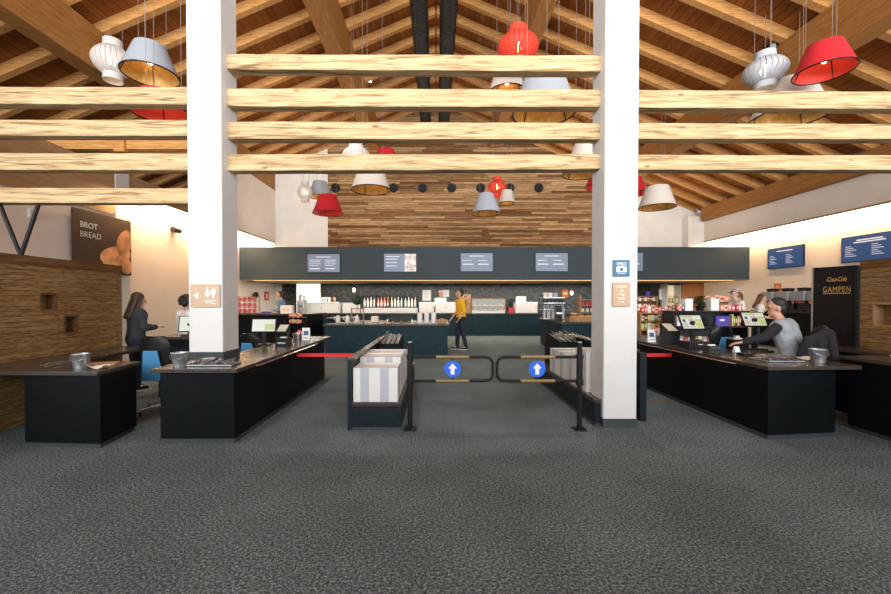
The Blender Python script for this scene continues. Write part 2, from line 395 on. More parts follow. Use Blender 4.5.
# ducts along the ridge
for sx, nm in ((-1,'left'),(1,'right')):
    o = thing('ventilation_duct', f'black spiral ventilation duct along the ridge, {nm} of the pair', 'duct', (sx*.36-.05,0,7.05+H), 0, 'ridge ducts')
    b = B(); prof = []
    y = 5.0; pr = []
    while y < YB:
        pr += [(.205,y),(.205,y+.11),(.214,y+.125),(.205,y+.14)]; y += .14
    n = 24; vs = [(r*math.cos(2*PI*i/n), yy, r*math.sin(2*PI*i/n)) for r, yy in pr for i in range(n)]
    fs = [(j*n+(i+1)%n, j*n+i, (j+1)*n+i, (j+1)*n+(i+1)%n) for j in range(len(pr)-1) for i in range(n)]
    b.add(vs, fs + [tuple(range(n))]); b.build('pipe', m_duct, o, smooth=40)
    for yy in (8.1, 11.7, 15.3):
        h = B(); h.cyl((-.2,yy,.0),(-.2,yy,RA-(7.05+H)-.1),.008,n=8); h.cyl((.2,yy,0),(.2,yy,RA-(7.05+H)-.1),.008,n=8); h.build('hanger', m_blackm, o)
# columns
def column(name, x0, x1, y0, y1, label, zb):
    o = B().box(x0,x1,y0,y1,0,roofz((x0+x1)/2)-.05).build('column', m_paint, bevel=.012); struct(o, label)
    B().box(x0-.006,x1+.006,y0-.006,y1+.006,zb,zb+.10).build('column_base', m_plinth, o)
CLX0, CLX1, CRX0, CRX1, CY0, CY1 = X(188.5,4.53), X(222.5,4.53), X(604,4.53), X(637.5,4.53), 4.53, 4.90
column('column', CLX0, CLX1, CY0, CY1, 'white square column rising through the left counter', .76)
column('column', CRX0, CRX1, CY0, CY1, 'white square column at the right tray station', 0)
# hewn beams between and beside the columns
BY = 4.66
def hewn(px0, px1, ys, label, th=.15):
    """ys = (top left, bottom left, top right, bottom right) heights in the photo, slightly irregular hand-hewn timber"""
    x0, x1 = px0 if px0 < 0 or px0 > 900 else px0, px1
    xa, xb = x0, x1; N = 24; b = B(); vs = []
    rr = random.Random(label)
    for i in range(N+1):
        t = i/N; x = xa + (xb-xa)*t
        zt = Z(ys[0]+(ys[2]-ys[0])*t, BY); zb = Z(ys[1]+(ys[3]-ys[1])*t, BY)
        j = lambda a=.0025: rr.uniform(-a,a)
        c = .010 + rr.uniform(-.003,.004)
        f, k = BY + j(.003), BY + th + j(.003); zt += j(); zb += j()
        vs += [(x,f+c,zt),(x,f,zt-c),(x,f,zb+c),(x,f+c*.7,zb),(x,k-c,zb),(x,k,zb+c),(x,k,zt-c),(x,k-c,zt)]
    fs = [(i*8+(k+1)%8, i*8+k, (i+1)*8+k, (i+1)*8+(k+1)%8) for i in range(N) for k in range(8)]
    fs = [f[::-1] for f in fs]
    b.add(vs, fs + [tuple(range(8))[::-1], tuple(range(N*8,N*8+8))][::1])
    o = b.build('hewn_beam', m_hewn, smooth=30)
    tag(o, label, 'beam', None, 'structure'); return o
names = ('topmost','second from the top','third from the top','lowest')
for nm, ys in zip(names, ((53.5,69,55,71),(87.8,106,89,106.5),(121,138.5,122.5,139),(153.7,170.5,154,169))):
    hewn(CLX1, CRX0, ys, f'{nm} pale hewn beam spanning between the two white columns')
for nm, ys in zip(names, ((86.6,103,86.6,104),(119,135,119.5,135.5),(152.6,169.6,153,170),(187,202,188,203))):
    hewn(XL, CLX0, ys, f'{nm} pale hewn beam running left from the left column')
for nm, ys in zip(names[:2]+('lowest',), ((89.5,107.5,92,109),(122.7,138.5,124,139),(154.5,169.5,155,170))):
    hewn(CRX1, 7.6, ys, f'{nm} pale hewn beam running right from the right column')
# bulkhead canopy
CY = 14.2
o = B().box(-6.97,11.12,CY,YB-.05,2.18,3.33).build('bulkhead', m_fascia, bevel=.008); tag(o,'long dark slate bulkhead over the kitchen counters','bulkhead',None,'structure')
B().box(-6.97,11.12,CY+.02,YB-.06,2.150,2.178).build('soffit', m_dkwood, o)
l = B().box(-6.5,10.6,CY+.06,CY+.10,2.135,2.149).build('light_strip', m_led2, o, label='thin glowing warm strip under the front edge')
# wall light strips
for nm, x, y0, y1, sx in (('left',XL,8.9,17.2,1),('right',XR,7.0,17.0,-1)):
    o = thing('wall_light', f'long slim linear light running along the {nm} wall', 'light', (x,0,2.40+H), 0)
    B().box(min(0,sx*.09),max(0,sx*.09),y0,y1,.02,.075).build('housing', m_dkwood, o)
    B().box(min(sx*.01,sx*.085),max(sx*.01,sx*.085),y0+.02,y1-.02,0,.019).build('light_strip', m_led, o)
# air nozzles in the timber wall
o0 = None
for i in range(8):
    px = 335.5 + 29.05*i; p = at(px, 188, YB)
    if o0 is None:
        o0 = thing('vent', '', 'vent', (p.x, YB, p.z))
        b = B(); n = 28
        for r0, r1, y0, y1 in ((.19,.165,0,-.06),(.12,.10,0,-.10),(.055,.0,0,-.12)):
            b.cyl((0,y0,0),(0,y1,0),r0,max(r1,.01),n)
        b.build('nozzle', m_blackm, o0, smooth=40)
        B().cyl((0,.0,0),(0,-.012,0),.205,.205,28).build('flange', m_duct, o0); o = o0
    else: o = dup(o0, (p.x, YB, p.z))
    tag(o, 'round black air nozzle in the row across the timber back wall', 'vent', 'air nozzles on the timber wall')
# door / pass to the bright kitchen
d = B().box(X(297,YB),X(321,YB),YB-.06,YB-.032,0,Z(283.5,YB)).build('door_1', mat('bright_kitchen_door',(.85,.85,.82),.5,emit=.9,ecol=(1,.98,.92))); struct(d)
b = B(); x0, x1, zt = X(297,YB), X(321,YB), Z(283.5,YB)
b.box(x0-.08,x0,YB-.08,YB-.031,0,zt+.06); b.box(x1,x1+.08,YB-.08,YB-.031,0,zt+.06); b.box(x0,x1,YB-.08,YB-.031,zt,zt+.06)
b.build('door_frame', m_plinth, d)
# added framed panes beside and behind the viewpoint that glow as side fill
for i, (x, sx) in enumerate(((XL,1),(XR,-1))):
    w_ = B().box(min(x,x+sx*.02),max(x,x+sx*.02),-2.6,1.8,.6,4.0).build(f'window_{i+1}', mat(f'daylit_pane_{i+1}',(.7,.75,.8),.1,emit=.8,ecol=(.9,.95,1))); struct(w_)
    b = B(); xa, xb = min(x,x+sx*.08), max(x,x+sx*.08)
    for y in (-2.68,-1.14,.34,1.8): b.box(xa,xb,y,y+.08,.52,4.08)
    b.box(xa,xb,-2.6,1.8,.52,.6); b.box(xa,xb,-2.6,1.8,4.0,4.08); b.build('window_frame', m_blackm, w_)
# ------------------------------------------------------------------ partitions of old boards with niches
def partition(x0, x1, y0, y1, zt, niches, label, sx):
    o = thing('timber_partition', label, 'partition', ((x0+x1)/2, y0, 0))
    w = (x1-x0)/2; fx = w*sx; b = B(); ys = sorted({0, y1-y0, *[a for n in niches for a in n[:2]]}); zs = sorted({0, zt-.1, *[a for n in niches for a in n[2:]]})
    for i in range(len(ys)-1):
        for j in range(len(zs)-1):
            ya, yb_, za, zb = ys[i], ys[i+1], zs[j], zs[j+1]
            hole = any(n[0] <= ya+1e-6 and yb_ <= n[1]+1e-6 and n[2] <= za+1e-6 and zb <= n[3]+1e-6 for n in niches)
            f = fx - sx*.12 if hole else fx
            b.box(min(-fx,f),max(-fx,f),ya,yb_,za,zb)
    b.build('board_wall', m_part, o)
    B().box(-w-.012,w+.012,-.0,y1-y0,zt-.1,zt).build('cap_board', m_cap, o)
    for n in niches:
        g = B(); a = (n[0],n[1],n[2],n[3]); t = .02; xa, xb = sorted((fx-sx*.119, fx+sx*.006))
        g.box(xa,xb,n[0],n[0]+t,n[2],n[3]); g.box(xa,xb,n[1]-t,n[1],n[2],n[3]); g.box(xa,xb,n[0]+t,n[1]-t,n[2],n[2]+t); g.box(xa,xb,n[0]+t,n[1]-t,n[3]-t,n[3])
        g.build('niche_frame', m_panel if sx < 0 else m_cap, o)
    return o
PXL = -4.79
def nl(pxa, pxb, ya, yb, x, y0): # niche from photo edges on the plane x
    Ya, Yb = sorted((x*F/(pxa-VX), x*F/(pxb-VX))); Ym = (Ya+Yb)/2
    return (Ya-y0, Yb-y0, Z(yb,Ym), Z(ya,Ym))
partition(PXL-.2, PXL, 3.0, 6.1, 1.97, [nl(40,57,293,311,PXL,3.0), nl(63.5,78,315,334,PXL,3.0)], 'free-standing wall of weathered brown boards with two niches, left side', 1)
PXR = 5.62
partition(PXR, PXR+.2, 3.0, 5.3, 1.97, [nl(873,905,303,327,PXR,3.0)], 'free-standing wall of weathered brown boards with one niche, right side', -1)
# black V brace on the left partition
o = thing('steel_brace', 'black V-shaped steel brace between the left board wall and the hewn beam', 'brace', (-4.9,4.73,1.97))
a = Z(204,4.73)-1.97
for dx in (-.24,.22): B().cyl((0,0,.0),(dx,0,a),.022,n=10).build('bar', m_blackm, o)
B().box(-.05,.05,-.05,.05,0,.012).build('foot_plate', m_blackm, o)
# small white box on the left wall
o = thing('wall_detector_box', 'small white sensor box high on the left wall beside the brace', 'sensor', (XL,6.95,Z(213.5,6.95)))
B().box(0,.05,-.08,.08,-.08,.08).build('case', m_white, o, bevel=.01); B().cyl((.05,0,.01),(.06,0,.01),.025).build('lens', m_plinth, o)
# ------------------------------------------------------------------ bread poster
Y0, Y1 = 7.62, 9.07
o = thing('poster_sign', 'large dark brown bakery poster on the left wall with loaves of bread', 'poster', (XL+.07,Y0,0))
zt, zb = 3.22, 2.0
m_post = mat('poster_brown', (.055,.028,.016), .5, var=.3, scale=3)
B().box(0,.03,0,Y1-Y0,zb,zt).build('panel', m_post, o)
B().box(-.012,.0,.02,Y1-Y0-.02,zb+.02,zt-.02).build('backing', m_blackm, o)
text('BROT', .40, (.033,.36,2.93), '+x', m_white, o, bold=.02)
text('BREAD', .48, (.033,.40,2.745), '+x', m_white, o, bold=-.005)
for i, (y, z, a, c, s) in enumerate(((1.02,2.40,.42,.20,1.7),(1.26,2.72,.20,.30,1.1),(.92,2.14,.34,.13,1.9),(1.28,2.22,.17,.20,1.4))):
    b = B(); n = 22; th = (.2,-.5,.1,.6)[i]
    ring = [(.031+.002*i, min(1.44,max(.02,y+a*math.cos(t)*math.cos(th)-c*math.sin(t)*math.sin(th)))-0, z+a*math.cos(t)*math.sin(th)+c*math.sin(t)*math.cos(th)) for t in [2*PI*k/n for k in range(n)]]
    b.add([(x,yy,max(zb+.01,min(zt-.01,zz))) for x,yy,zz in ring], [tuple(range(n))])
    b.build('printed_loaf', mat(f'printed_loaf_{i}', (.42*s,.20*s,.09*s), .5, var=.45, scale=4), o)
# ------------------------------------------------------------------ signs on the columns
def plate(name, label, px0, px1, py0, py1, Y, m, th=.008):
    a, c = at(px0,py0,Y), at(px1,py1,Y)
    o = thing(name, label, 'sign', ((a.x+c.x)/2, Y-.0005, (a.z+c.z)/2)); w, h = (c.x-a.x)/2, (a.z-c.z)/2
    B().box(-w,w,-th,0,-h,h).build('plate', m, o, bevel=.001); return o, w, h
o, w, h = plate('sign', 'tan toilet sign with arrow and figures on the left column', 190.6,220.3,284.3,307,CY0-.012,m_wsign)
f = -.0095
B().xz([(-w*.8,.0),(-w*.45,h*.32),(-w*.45,-h*.32)], f-.001, f+.0015).build('arrow', m_white, o)
for sx, nm in ((-1,'woman'),(1,'man')):
    b = B(); cx = w*.36 + sx*w*.2; b.mi = 0; n = 14
    b.xz([(cx+.011*math.cos(2*PI*k/n), h*.66+.011*math.sin(2*PI*k/n)) for k in range(n)], f-.001, f+.0015)
    if sx < 0: b.xz([(cx-.012,h*.52),(cx+.012,h*.52),(cx+.032,h*.05),(cx-.032,h*.05)], f-.001, f+.0015); b.xz([(cx-.012,h*.05),(cx+.012,h*.05),(cx+.010,-h*.18),(cx-.010,-h*.18)], f-.001, f+.0015)
    else: b.xz([(cx-.030,h*.52),(cx+.030,h*.52),(cx+.024,h*.12),(cx-.024,h*.12)], f-.001, f+.0015); b.xz([(cx-.014,h*.12),(cx+.014,h*.12),(cx+.012,-h*.18),(cx-.012,-h*.18)], f-.001, f+.0015)
    b.build('figure', m_white, o)
text('WC', w*.75, (w*.36,f,-h*.55), '-y', m_white, o, bold=.01)
o, w, h = plate('sign', 'square petrol blue camera sign on the right column', 613,629.3,260,276.3,CY0-.012,m_tealsign)
text('SMILE', w*1.2, (0,f,h*.52), '-y', m_white, o, bold=.02, hmax=.036)
b = B().box(-w*.62,w*.62,f-.001,f+.0015,-h*.5,h*.18); b.box(-w*.25,w*.2,f-.001,f+.0015,h*.18,h*.27); b.build('camera_symbol', m_white, o)
B().cyl((0,f-.0008,-h*.16),(0,f-.0016,-h*.16),w*.22,n=20).build('lens_symbol', m_tealsign, o)
B().box(-w*.5,w*.5,f-.001,f+.0015,-h*.68,-h*.62).build('text_line', m_white, o)
o, w, h = plate('sign', 'tan notice with faint pale symbols below the blue sign', 612.5,629.7,282.5,306.5,CY0-.012,m_wsign)
b = B(); m_pale = flat('pale_print', (.80,.64,.48))
for z, ww, t in ((.72,.62,.03),(.60,.5,.03),(-.28,.5,.03),(-.38,.35,.03),(-.62,.3,.03)): b.box(-w*ww,w*ww,f-.001,f+.0015,h*(z-t),h*(z+t))
b.build('text_lines', m_pale, o)
b = B(); b.cyl((w*.05,f-.001,h*.3),(w*.05,f+.0015,h*.3),w*.16,n=16); b.box(-w*.35,-w*.05,f-.001,f+.0015,h*.0,h*.12); b.box(w*.0,w*.35,f-.001,f+.0015,-h*.12,h*.05); b.build('symbol', m_pale, o)
# ------------------------------------------------------------------ menu screens
def screen(label, loc, w, h, face, blue, rows, photo=False, two=False, group=None):
    o = thing('mounted_screen', label, 'screen', loc)
    def bx(u0,u1,d0,d1,z0,z1):
        b = B()
        if face == '-y': return b.box(u0,u1,-d1,-d0,z0,z1)
        return b.box(-d1,-d0,-u1,-u0,z0,z1)          # right wall, facing -x
    bx(-w/2,w/2,0,.05,-h/2,h/2).build('case', m_plastk, o, bevel=.004)
    bx(-w/2+.02,w/2-.02,.05,.054,-h/2+.02,h/2-.02).build('display', m_screenb if blue else m_screen, o)
    t = B()
    def add(u0,u1,z0,z1):
        q = bx(u0,u1,.0545,.057,z0,z1); t.add(q.v, q.f)
    add(-w*.22 if not photo else -w*.42,w*.22 if not photo else -w*.02,h*.30,h*.345)
    if two: add(-w*.27,w*.27,h*.22,h*.265)
    cols = ((-.42,-.04),(.04,.42)) if not photo else ((-.42,.05),)
    for c0, c1 in cols:
        for z, fr, tk in rows:
            add(w*c0, w*(c0+(c1-c0)*fr), h*z, h*(z+tk))
    t.build('menu_text', m_scrtxt, o)
    if photo:
        bx(w*.14,w*.485,.0545,.056,-h*.46,h*.46).build('picture', mat('screen_picture',(.6,.5,.45),.3,var=.7,scale=7,emit=.25,ecol=(.9,.75,.7)), o)
    return o
rA = ((.14,.9,.035),(.05,.8,.035),(-.05,.9,.03),(-.14,.7,.03),(-.32,.8,.06)); rB = ((.08,.70,.035),(-.14,.85,.07)); rC = ((.16,.7,.05),(-.02,.7,.05),(-.20,.7,.05))
for px0, py, lab, ph, rows, blue in ((307.7,263.3,'first wall screen from the left on the bulkhead, densely lettered',False,rA,False),(383.7,262.8,'wall screen on the bulkhead showing a food photograph',True,rC,False),
        (460,262.4,'palest lettered wall screen on the bulkhead, right of the food photograph',False,rB,False),(534.6,262.3,'bluish wall screen on the bulkhead just left of the right column',False,rB,False),(609.5,262,'wall screen on the bulkhead half hidden behind the right column',False,rB,False)):
    a, c = X(px0,CY), X(px0+33,CY)
    screen(lab, ((a+c)/2,CY,Z(py,CY)), c-a, (c-a)*.575, '-y', blue, rows, ph)
rD = tuple((.10-.075*i, .28+.25*((i*7)%3)/2, .022) for i in range(6))
screen('smaller blue menu screen on the right wall, farther from the board partition', (XR,13.05,2.84), 1.35, .68, '-x', True, rD)
screen('larger blue menu screen on the right wall above the board partition', (XR,10.5,2.83), 1.46, .70, '-x', True, rD, two=True)
# orange notice on right wall
o = thing('sign', 'small orange notice on the right wall above the drinks dispensers', 'sign', (XR,13.35,Z(288.5,13.35)))
B().box(-.012,0,-.13,.13,-.17,.17).build('plate', m_orange, o); b = B().box(-.015,-.0125,-.07,.07,-.1,.1); b.build('print', flat('print_tan',(.75,.4,.2)), o)
# ================================================================== COUNTERS
TOPZ = .76
def counter(name, label, body, top, zt, m=None, th=.04, cat='counter', kick=.045, base=0):
    o = thing(name, label, cat)
    m = m or m_black
    B().prism(body, base+kick, zt-th).build('body', m, o, bevel=.004)
    cx = sum(p[0] for p in body)/len(body); cy = sum(p[1] for p in body)/len(body)
    k = [(x-.015*(1 if x > cx else -1), y-.015*(1 if y > cy else -1)) for x, y in body]
    B().prism(body if len(body) > 4 else k, base, base+kick-.001).build('plinth', m_plinth, o)
    B().prism(top, zt-th+.001, zt).build('worktop', m_top, o, bevel=.004)
    return o
# left checkout counter: a notch lets the column through
a0, a1 = -2.79, -2.04
cut0, cut1 = CLX1+.02, CY1+.02
cl = counter('checkout_counter', 'long black checkout counter around the left column', [(a0,4.03),(a1,4.03),(a1,7.3),(-2.55,7.3),(-2.55,cut1),(cut0,cut1),(cut0,CY0-.02),(a0,CY0-.02)],
        [(a0-.06,3.98),(a1+.05,3.98),(a1+.05,7.62),(-2.6,7.62),(-2.6,cut1),(cut0-.008,cut1),(cut0-.008,CY0-.014),(a0-.06,CY0-.014)], TOPZ)
b = B().tube([(a1+.052,4.4,TOPZ-.035),(a1+.075,4.45,TOPZ-.035),(a1+.075,6.6,TOPZ-.035),(a1+.052,6.65,TOPZ-.035)], .008, 8); b.build('bag_rail', m_chrome, cl)
B().box(-2.5,-2.1,7.5,7.54,0,TOPZ-.04).build('end_panel', m_dkwood, cl)
cr = counter('checkout_counter', 'long black checkout counter to the right of the right column', [(3.44,4.13),(4.23,4.22),(4.23,4.75),(4.05,4.75),(4.05,5.6),(3.88,5.6),(3.88,8.3),(3.44,8.3)],
        [(3.38,4.06),(4.40,4.12),(4.40,4.80),(4.10,4.80),(4.10,5.36),(4.54,5.36),(4.54,5.62),(3.92,5.62),(3.92,8.36),(3.39,8.36)], TOPZ+.01)
b = B().tube([(3.388,4.5,TOPZ-.03),(3.365,4.55,TOPZ-.03),(3.365,6.6,TOPZ-.03),(3.388,6.65,TOPZ-.03)], .008, 8); b.build('bag_rail', m_chrome, cr)
# wall-side counters along the two partitions
counter('side_counter', 'short black counter end beside the left board wall', [(-4.06,3.93),(-3.27,3.88),(-3.35,4.46),(-4.06,4.46)], [(-4.785,3.9),(-3.28,3.86),(-3.34,4.52),(-4.2,4.52),(-4.2,6.05),(-4.785,6.05)], TOPZ-.005)
counter('side_counter', 'black counter end beside the right board wall, cut by the picture edge', [(4.65,3.3),(5.5,3.3),(5.5,4.5),(4.65,4.5)], [(4.60,3.25),(5.6,3.25),(5.6,5.6),(5.22,5.6),(5.22,4.55),(4.60,4.55)], .82)
B().box(5.27,5.56,4.6,5.55,0,.779).build('body', m_black, bpy.data.objects['side_counter.001'], bevel=.004)
# ------------------------------------------------------------------ tray stations
def station(label, x0, x1, panel_x, y0, y1, body, zt):
    o = thing('tray_station', label, 'tray station')
    B().prism(body, .035, .27).build('bench', m_slate2, o, bevel=.003)
    B().prism(body, 0, .034).build('plinth', m_plinth, o)
    B().prism(body, .271, .31).build('bench_top', m_top, o, bevel=.003)
    return o
y0 = 4.43
o = station('dark tray station left of the gate holding stacks of white trays', -.975, -.39, 0, 4.43, 7.3, [(-.935,y0),(-.39,y0),(-.39,7.3),(-.935,7.3)], .78)
B().box(-.985,-.936,y0,7.3,0,.78).build('side_panel', m_slate2, o, bevel=.003)
B().box(-.99,-.90,y0-.005,7.3,.781,.80).build('ledge', m_top, o)
B().box(-.934,-.58,6.25,7.25,.311,.69).build('cutlery_cabinet', m_black, o)
o = station('dark tray station on the right wrapping the right column', 0,0,0,0,0, [(1.82,4.57),(CRX0-.012,4.57),(CRX0-.012,CY1+.02),(2.42,CY1+.02),(2.42,7.4),(1.82,7.4)], .8)
B().box(2.44,2.52,4.77,7.4,0,.815).build('side_panel', m_slate2, o, bevel=.003)
B().box(2.36,2.525,4.95,7.4,.816,.835).build('ledge', m_top, o)
B().box(2.0,2.419,6.5,7.35,.311,.69).build('cutlery_cabinet', m_black, o)
# trays
def tray():
    b = B(); w, d, t = .245, .185, .006
    for (wa, da, za), (wb, db, zb) in (((w-.02,d-.02,0),(w,d,.016)),):
        o_ = [(-wa,-da,za),(wa,-da,za),(wa,da,za),(-wa,da,za)]; u = [(-wb,-db,zb),(wb,-db,zb),(wb,db,zb),(-wb,db,zb)]
        i_ = [(-wb+t,-db+t,zb),(wb-t,-db+t,zb),(wb-t,db-t,zb),(-wb+t,db-t,zb)]; k = [(-wa+t,-da+t,.004),(wa-t,-da+t,.004),(wa-t,da-t,.004),(-wa+t,da-t,.004)]
        b.add(o_+u+i_+k, [(0,3,2,1)]+[(i,(i+1)%4,4+(i+1)%4,4+i) for i in range(4)]+[(4+i,4+(i+1)%4,8+(i+1)%4,8+i) for i in range(4)]+[(8+i,8+(i+1)%4,12+(i+1)%4,12+i) for i in range(4)]+[(12,13,14,15)])
    b.box(-w-.003,w+.003,-d-.003,-d+.004,.0005,.0163); b.box(-w-.003,w+.003,d-.004,d+.003,.0005,.0163)
    b.box(-w-.003,-w+.004,-d,d,.0005,.0163); b.box(w-.004,w+.003,-d,d,.0005,.0163)
    b.mi = 1  # shading of the stacked handles, coloured in as grey bands
    for c in (-.12,.10):
        b.box(c-.048,c+.048,-d-.0045,-d-.002,.002,.0150); b.box(c-.048,c+.048,d+.002,d+.0045,.002,.0150)
    b.box(-w-.0045,-w-.002,-.05,.05,.002,.0150); b.box(w+.002,w+.0045,-.05,.05,.002,.0150)
    o = b.build('tray', [m_tray, m_handle_shade]); return o
t0 = tray(); used = False
def stack(cx, cy, zb, zt, label, group):
    global used
    n = int((zt-zb)/.0165)
    for i in range(n):
        if used: o = t0.copy(); COL.objects.link(o)
        else: o, used = t0, True
        o.location = (cx+R.uniform(-.0015,.0015), cy+R.uniform(-.0015,.0015), zb+.001+i*.0165)
        tag(o, label, 'tray', group)
for i, (zt, lab) in enumerate(((.70,'white tray in the front stack on the left tray station'),(.765,'white tray in the second stack on the left tray station'),(.77,'white tray in the third stack on the left tray station'),(.72,'white tray in the rear stack on the left tray station'))):
    stack(-.677, 4.645+.395*i, .31, zt, lab, ('front','second','third','rear')[i]+' tray stack on the left station')
for i, (zt, lab) in enumerate(((.83,'white tray in the tall front stack by the right column'),(.665,'white tray in the low second stack behind the right gate post'),(.68,'white tray in the third stack of the right tray station'),(.68,'white tray in the farthest stack of the right tray station'))):
    stack(2.10, 5.11+.395*i, .31, zt, lab, ('front','second','third','farthest')[i]+' tray stack on the right station')
# cutlery boxes on the stations
def cutlery_box(label, x0, x1, y0, y1, zb, where):
    o = thing('cutlery_box', label, 'cutlery box', (x0,y0,zb)); w, d = x1-x0, y1-y0
    b = B(); b.yz([(0,0),(d,0),(d,.17),(0,.075)], 0, .012); b.yz([(0,0),(d,0),(d,.17),(0,.075)], w-.012, w)
    b.box(.012,w-.012,0,.012,0,.075); b.box(.012,w-.012,d-.012,d,0,.17); b.build('side_walls', m_black, o)
    B().add([(.012,.012,.055),(w-.012,.012,.055),(w-.012,d-.012,.145),(.012,d-.012,.145),(.012,.012,.0),(w-.012,.012,.0),(w-.012,d-.012,.0),(.012,d-.012,.0)], [(0,1,2,3),(7,6,5,4),(0,4,5,1),(1,5,6,2),(2,6,7,3),(3,7,4,0)]).build('sloping_bed', m_steel, o)
    b = B()
    for k in range(1,4): b.yz([(.012,.05),(d-.012,.14),(d-.012,.165),(.012,.075)], w*k/4-.004, w*k/4+.004)
    b.build('divider', m_black, o)
    return o
def utensil(kind, m):
    b = B()
    b.tube([(0,-.09,.004),(0,0,.004),(0,.03,.004)], .0045, 6)
    if kind == 'fork':
        b.box(-.011,.011,.03,.052,.0,.006)
        for i in range(3): b.box(-.011+.0088*i,-.0066+.0088*i,.052,.09,.0,.006)
    elif kind == 'spoon': b.ell((0,.062,.005),(.018,.032,.006),10,6)
    else: b.box(-.009,.009,.03,.10,.001,.005)
    o = b.build('cutlery_'+kind if kind != 'knife' else 'table_knife', m, smooth=40); return o
UT = {}
def scatter(kind, x0, x1, y0, y1, zf, n, where, slope=0):
    m = {'fork':m_chrome,'spoon':m_steel,'knife':m_galv}[kind]
    for i in range(n):
        if kind in UT: o = UT[kind].copy(); COL.objects.link(o)
        else: o = UT[kind] = utensil(kind, m)
        x, y = R.uniform(x0,x1), R.uniform(y0,y1)
        o.location = (x, y, zf(y)+.0065+.0088*i); o.rotation_euler = (slope, 0, R.uniform(-.25,.25)+ (PI if R.random() < .3 else 0)*(slope == 0))
        tag(o, f'steel {kind} lying in the {where}', kind, f'{kind}s in the {where}')
cutlery_box('black sloping cutlery box at the far end of the left tray station', -.893,-.585,6.27,7.23,.691,'')
sl = math.atan2(.09,.936)
for i, k in enumerate(('knife','fork','spoon','fork')): scatter(k, -.893+.04+.076*i-.006, -.893+.04+.076*i+.006, 6.45,7.05, lambda y: .691+.06+(y-6.28)*.0962, 8, 'left sloping cutlery box', sl)
cutlery_box('black sloping cutlery box at the far end of the right tray station', 2.02,2.355,6.52,7.33,.691,'')
for i, k in enumerate(('knife','fork','spoon','fork')): scatter(k, 2.02+.044+.083*i-.008, 2.02+.044+.083*i+.008, 6.68,7.15, lambda y: .691+.06+(y-6.53)*.112, 8, 'right sloping cutlery box', math.atan2(.09,.8))
# flat cutlery trays on the checkout counters
def flat_tray(label, x0, x1, y0, y1, z, where):
    o = thing('cutlery_tray', label, 'cutlery tray', (x0,y0,z)); w, d = x1-x0, y1-y0
    B().box(0,w,0,d,.0,.008).build('base', m_plastk, o)
    b = B(); t = .008
    b.box(0,w,0,t,.008,.018); b.box(0,w,d-t,d,.008,.018); b.box(0,t,t,d-t,.008,.018); b.box(w-t,w,t,d-t,.008,.018)
    b.build('rim', m_galv, o)
    b = B()
    for k in range(1,4): b.box(w*k/4-.003,w*k/4+.003,t,d-t,.008,.016)
    b.build('divider', m_steel, o)
    for i, k in enumerate(('fork','knife','spoon','knife')): scatter(k, x0+w*(i+.3)/4, x0+w*(i+.7)/4, y0+d*.46, y0+d*.54, lambda y: z+.008, 5, where)
flat_tray('low steel cutlery tray in front of the left column', -2.62,-2.12,4.13,4.345, TOPZ, 'cutlery tray before the left column')
flat_tray('low steel cutlery tray at the near end of the right checkout counter', 3.62,4.02,4.34,4.62, TOPZ+.01, 'cutlery tray on the right checkout counter')
# galvanised buckets
def bucket(loc, label):
    o = thing('bucket', label, 'bucket', loc)
    b = B(); b.lathe([(.055,0),(.06,.002),(.078,.14),(.081,.143),(.078,.146),(.074,.14),(.057,.008),(.0001,.008)], 28); b.build('pail', m_galv, o, smooth=40)
    B().tube([(.0795*math.cos(2*PI*i/24),.0795*math.sin(2*PI*i/24),.144) for i in range(24)], .004, 6, True).build('rolled_rim', m_galv, o, smooth=60)
    B().tube([(.079*math.cos(PI*i/12),-.02-.060*math.sin(PI*i/12),.128-.05*math.sin(PI*i/12)) for i in range(13)], .0025, 6).build('handle', m_steel, o)
    return o
bucket((X(179,4.13),4.13,TOPZ), 'galvanised bucket on the left checkout counter beside the column')
bucket((X(80,4.08),4.08,TOPZ-.005), 'galvanised bucket on the short counter by the left board wall')
bucket((X(819,4.34),4.34,TOPZ+.01), 'galvanised bucket on the right checkout counter')
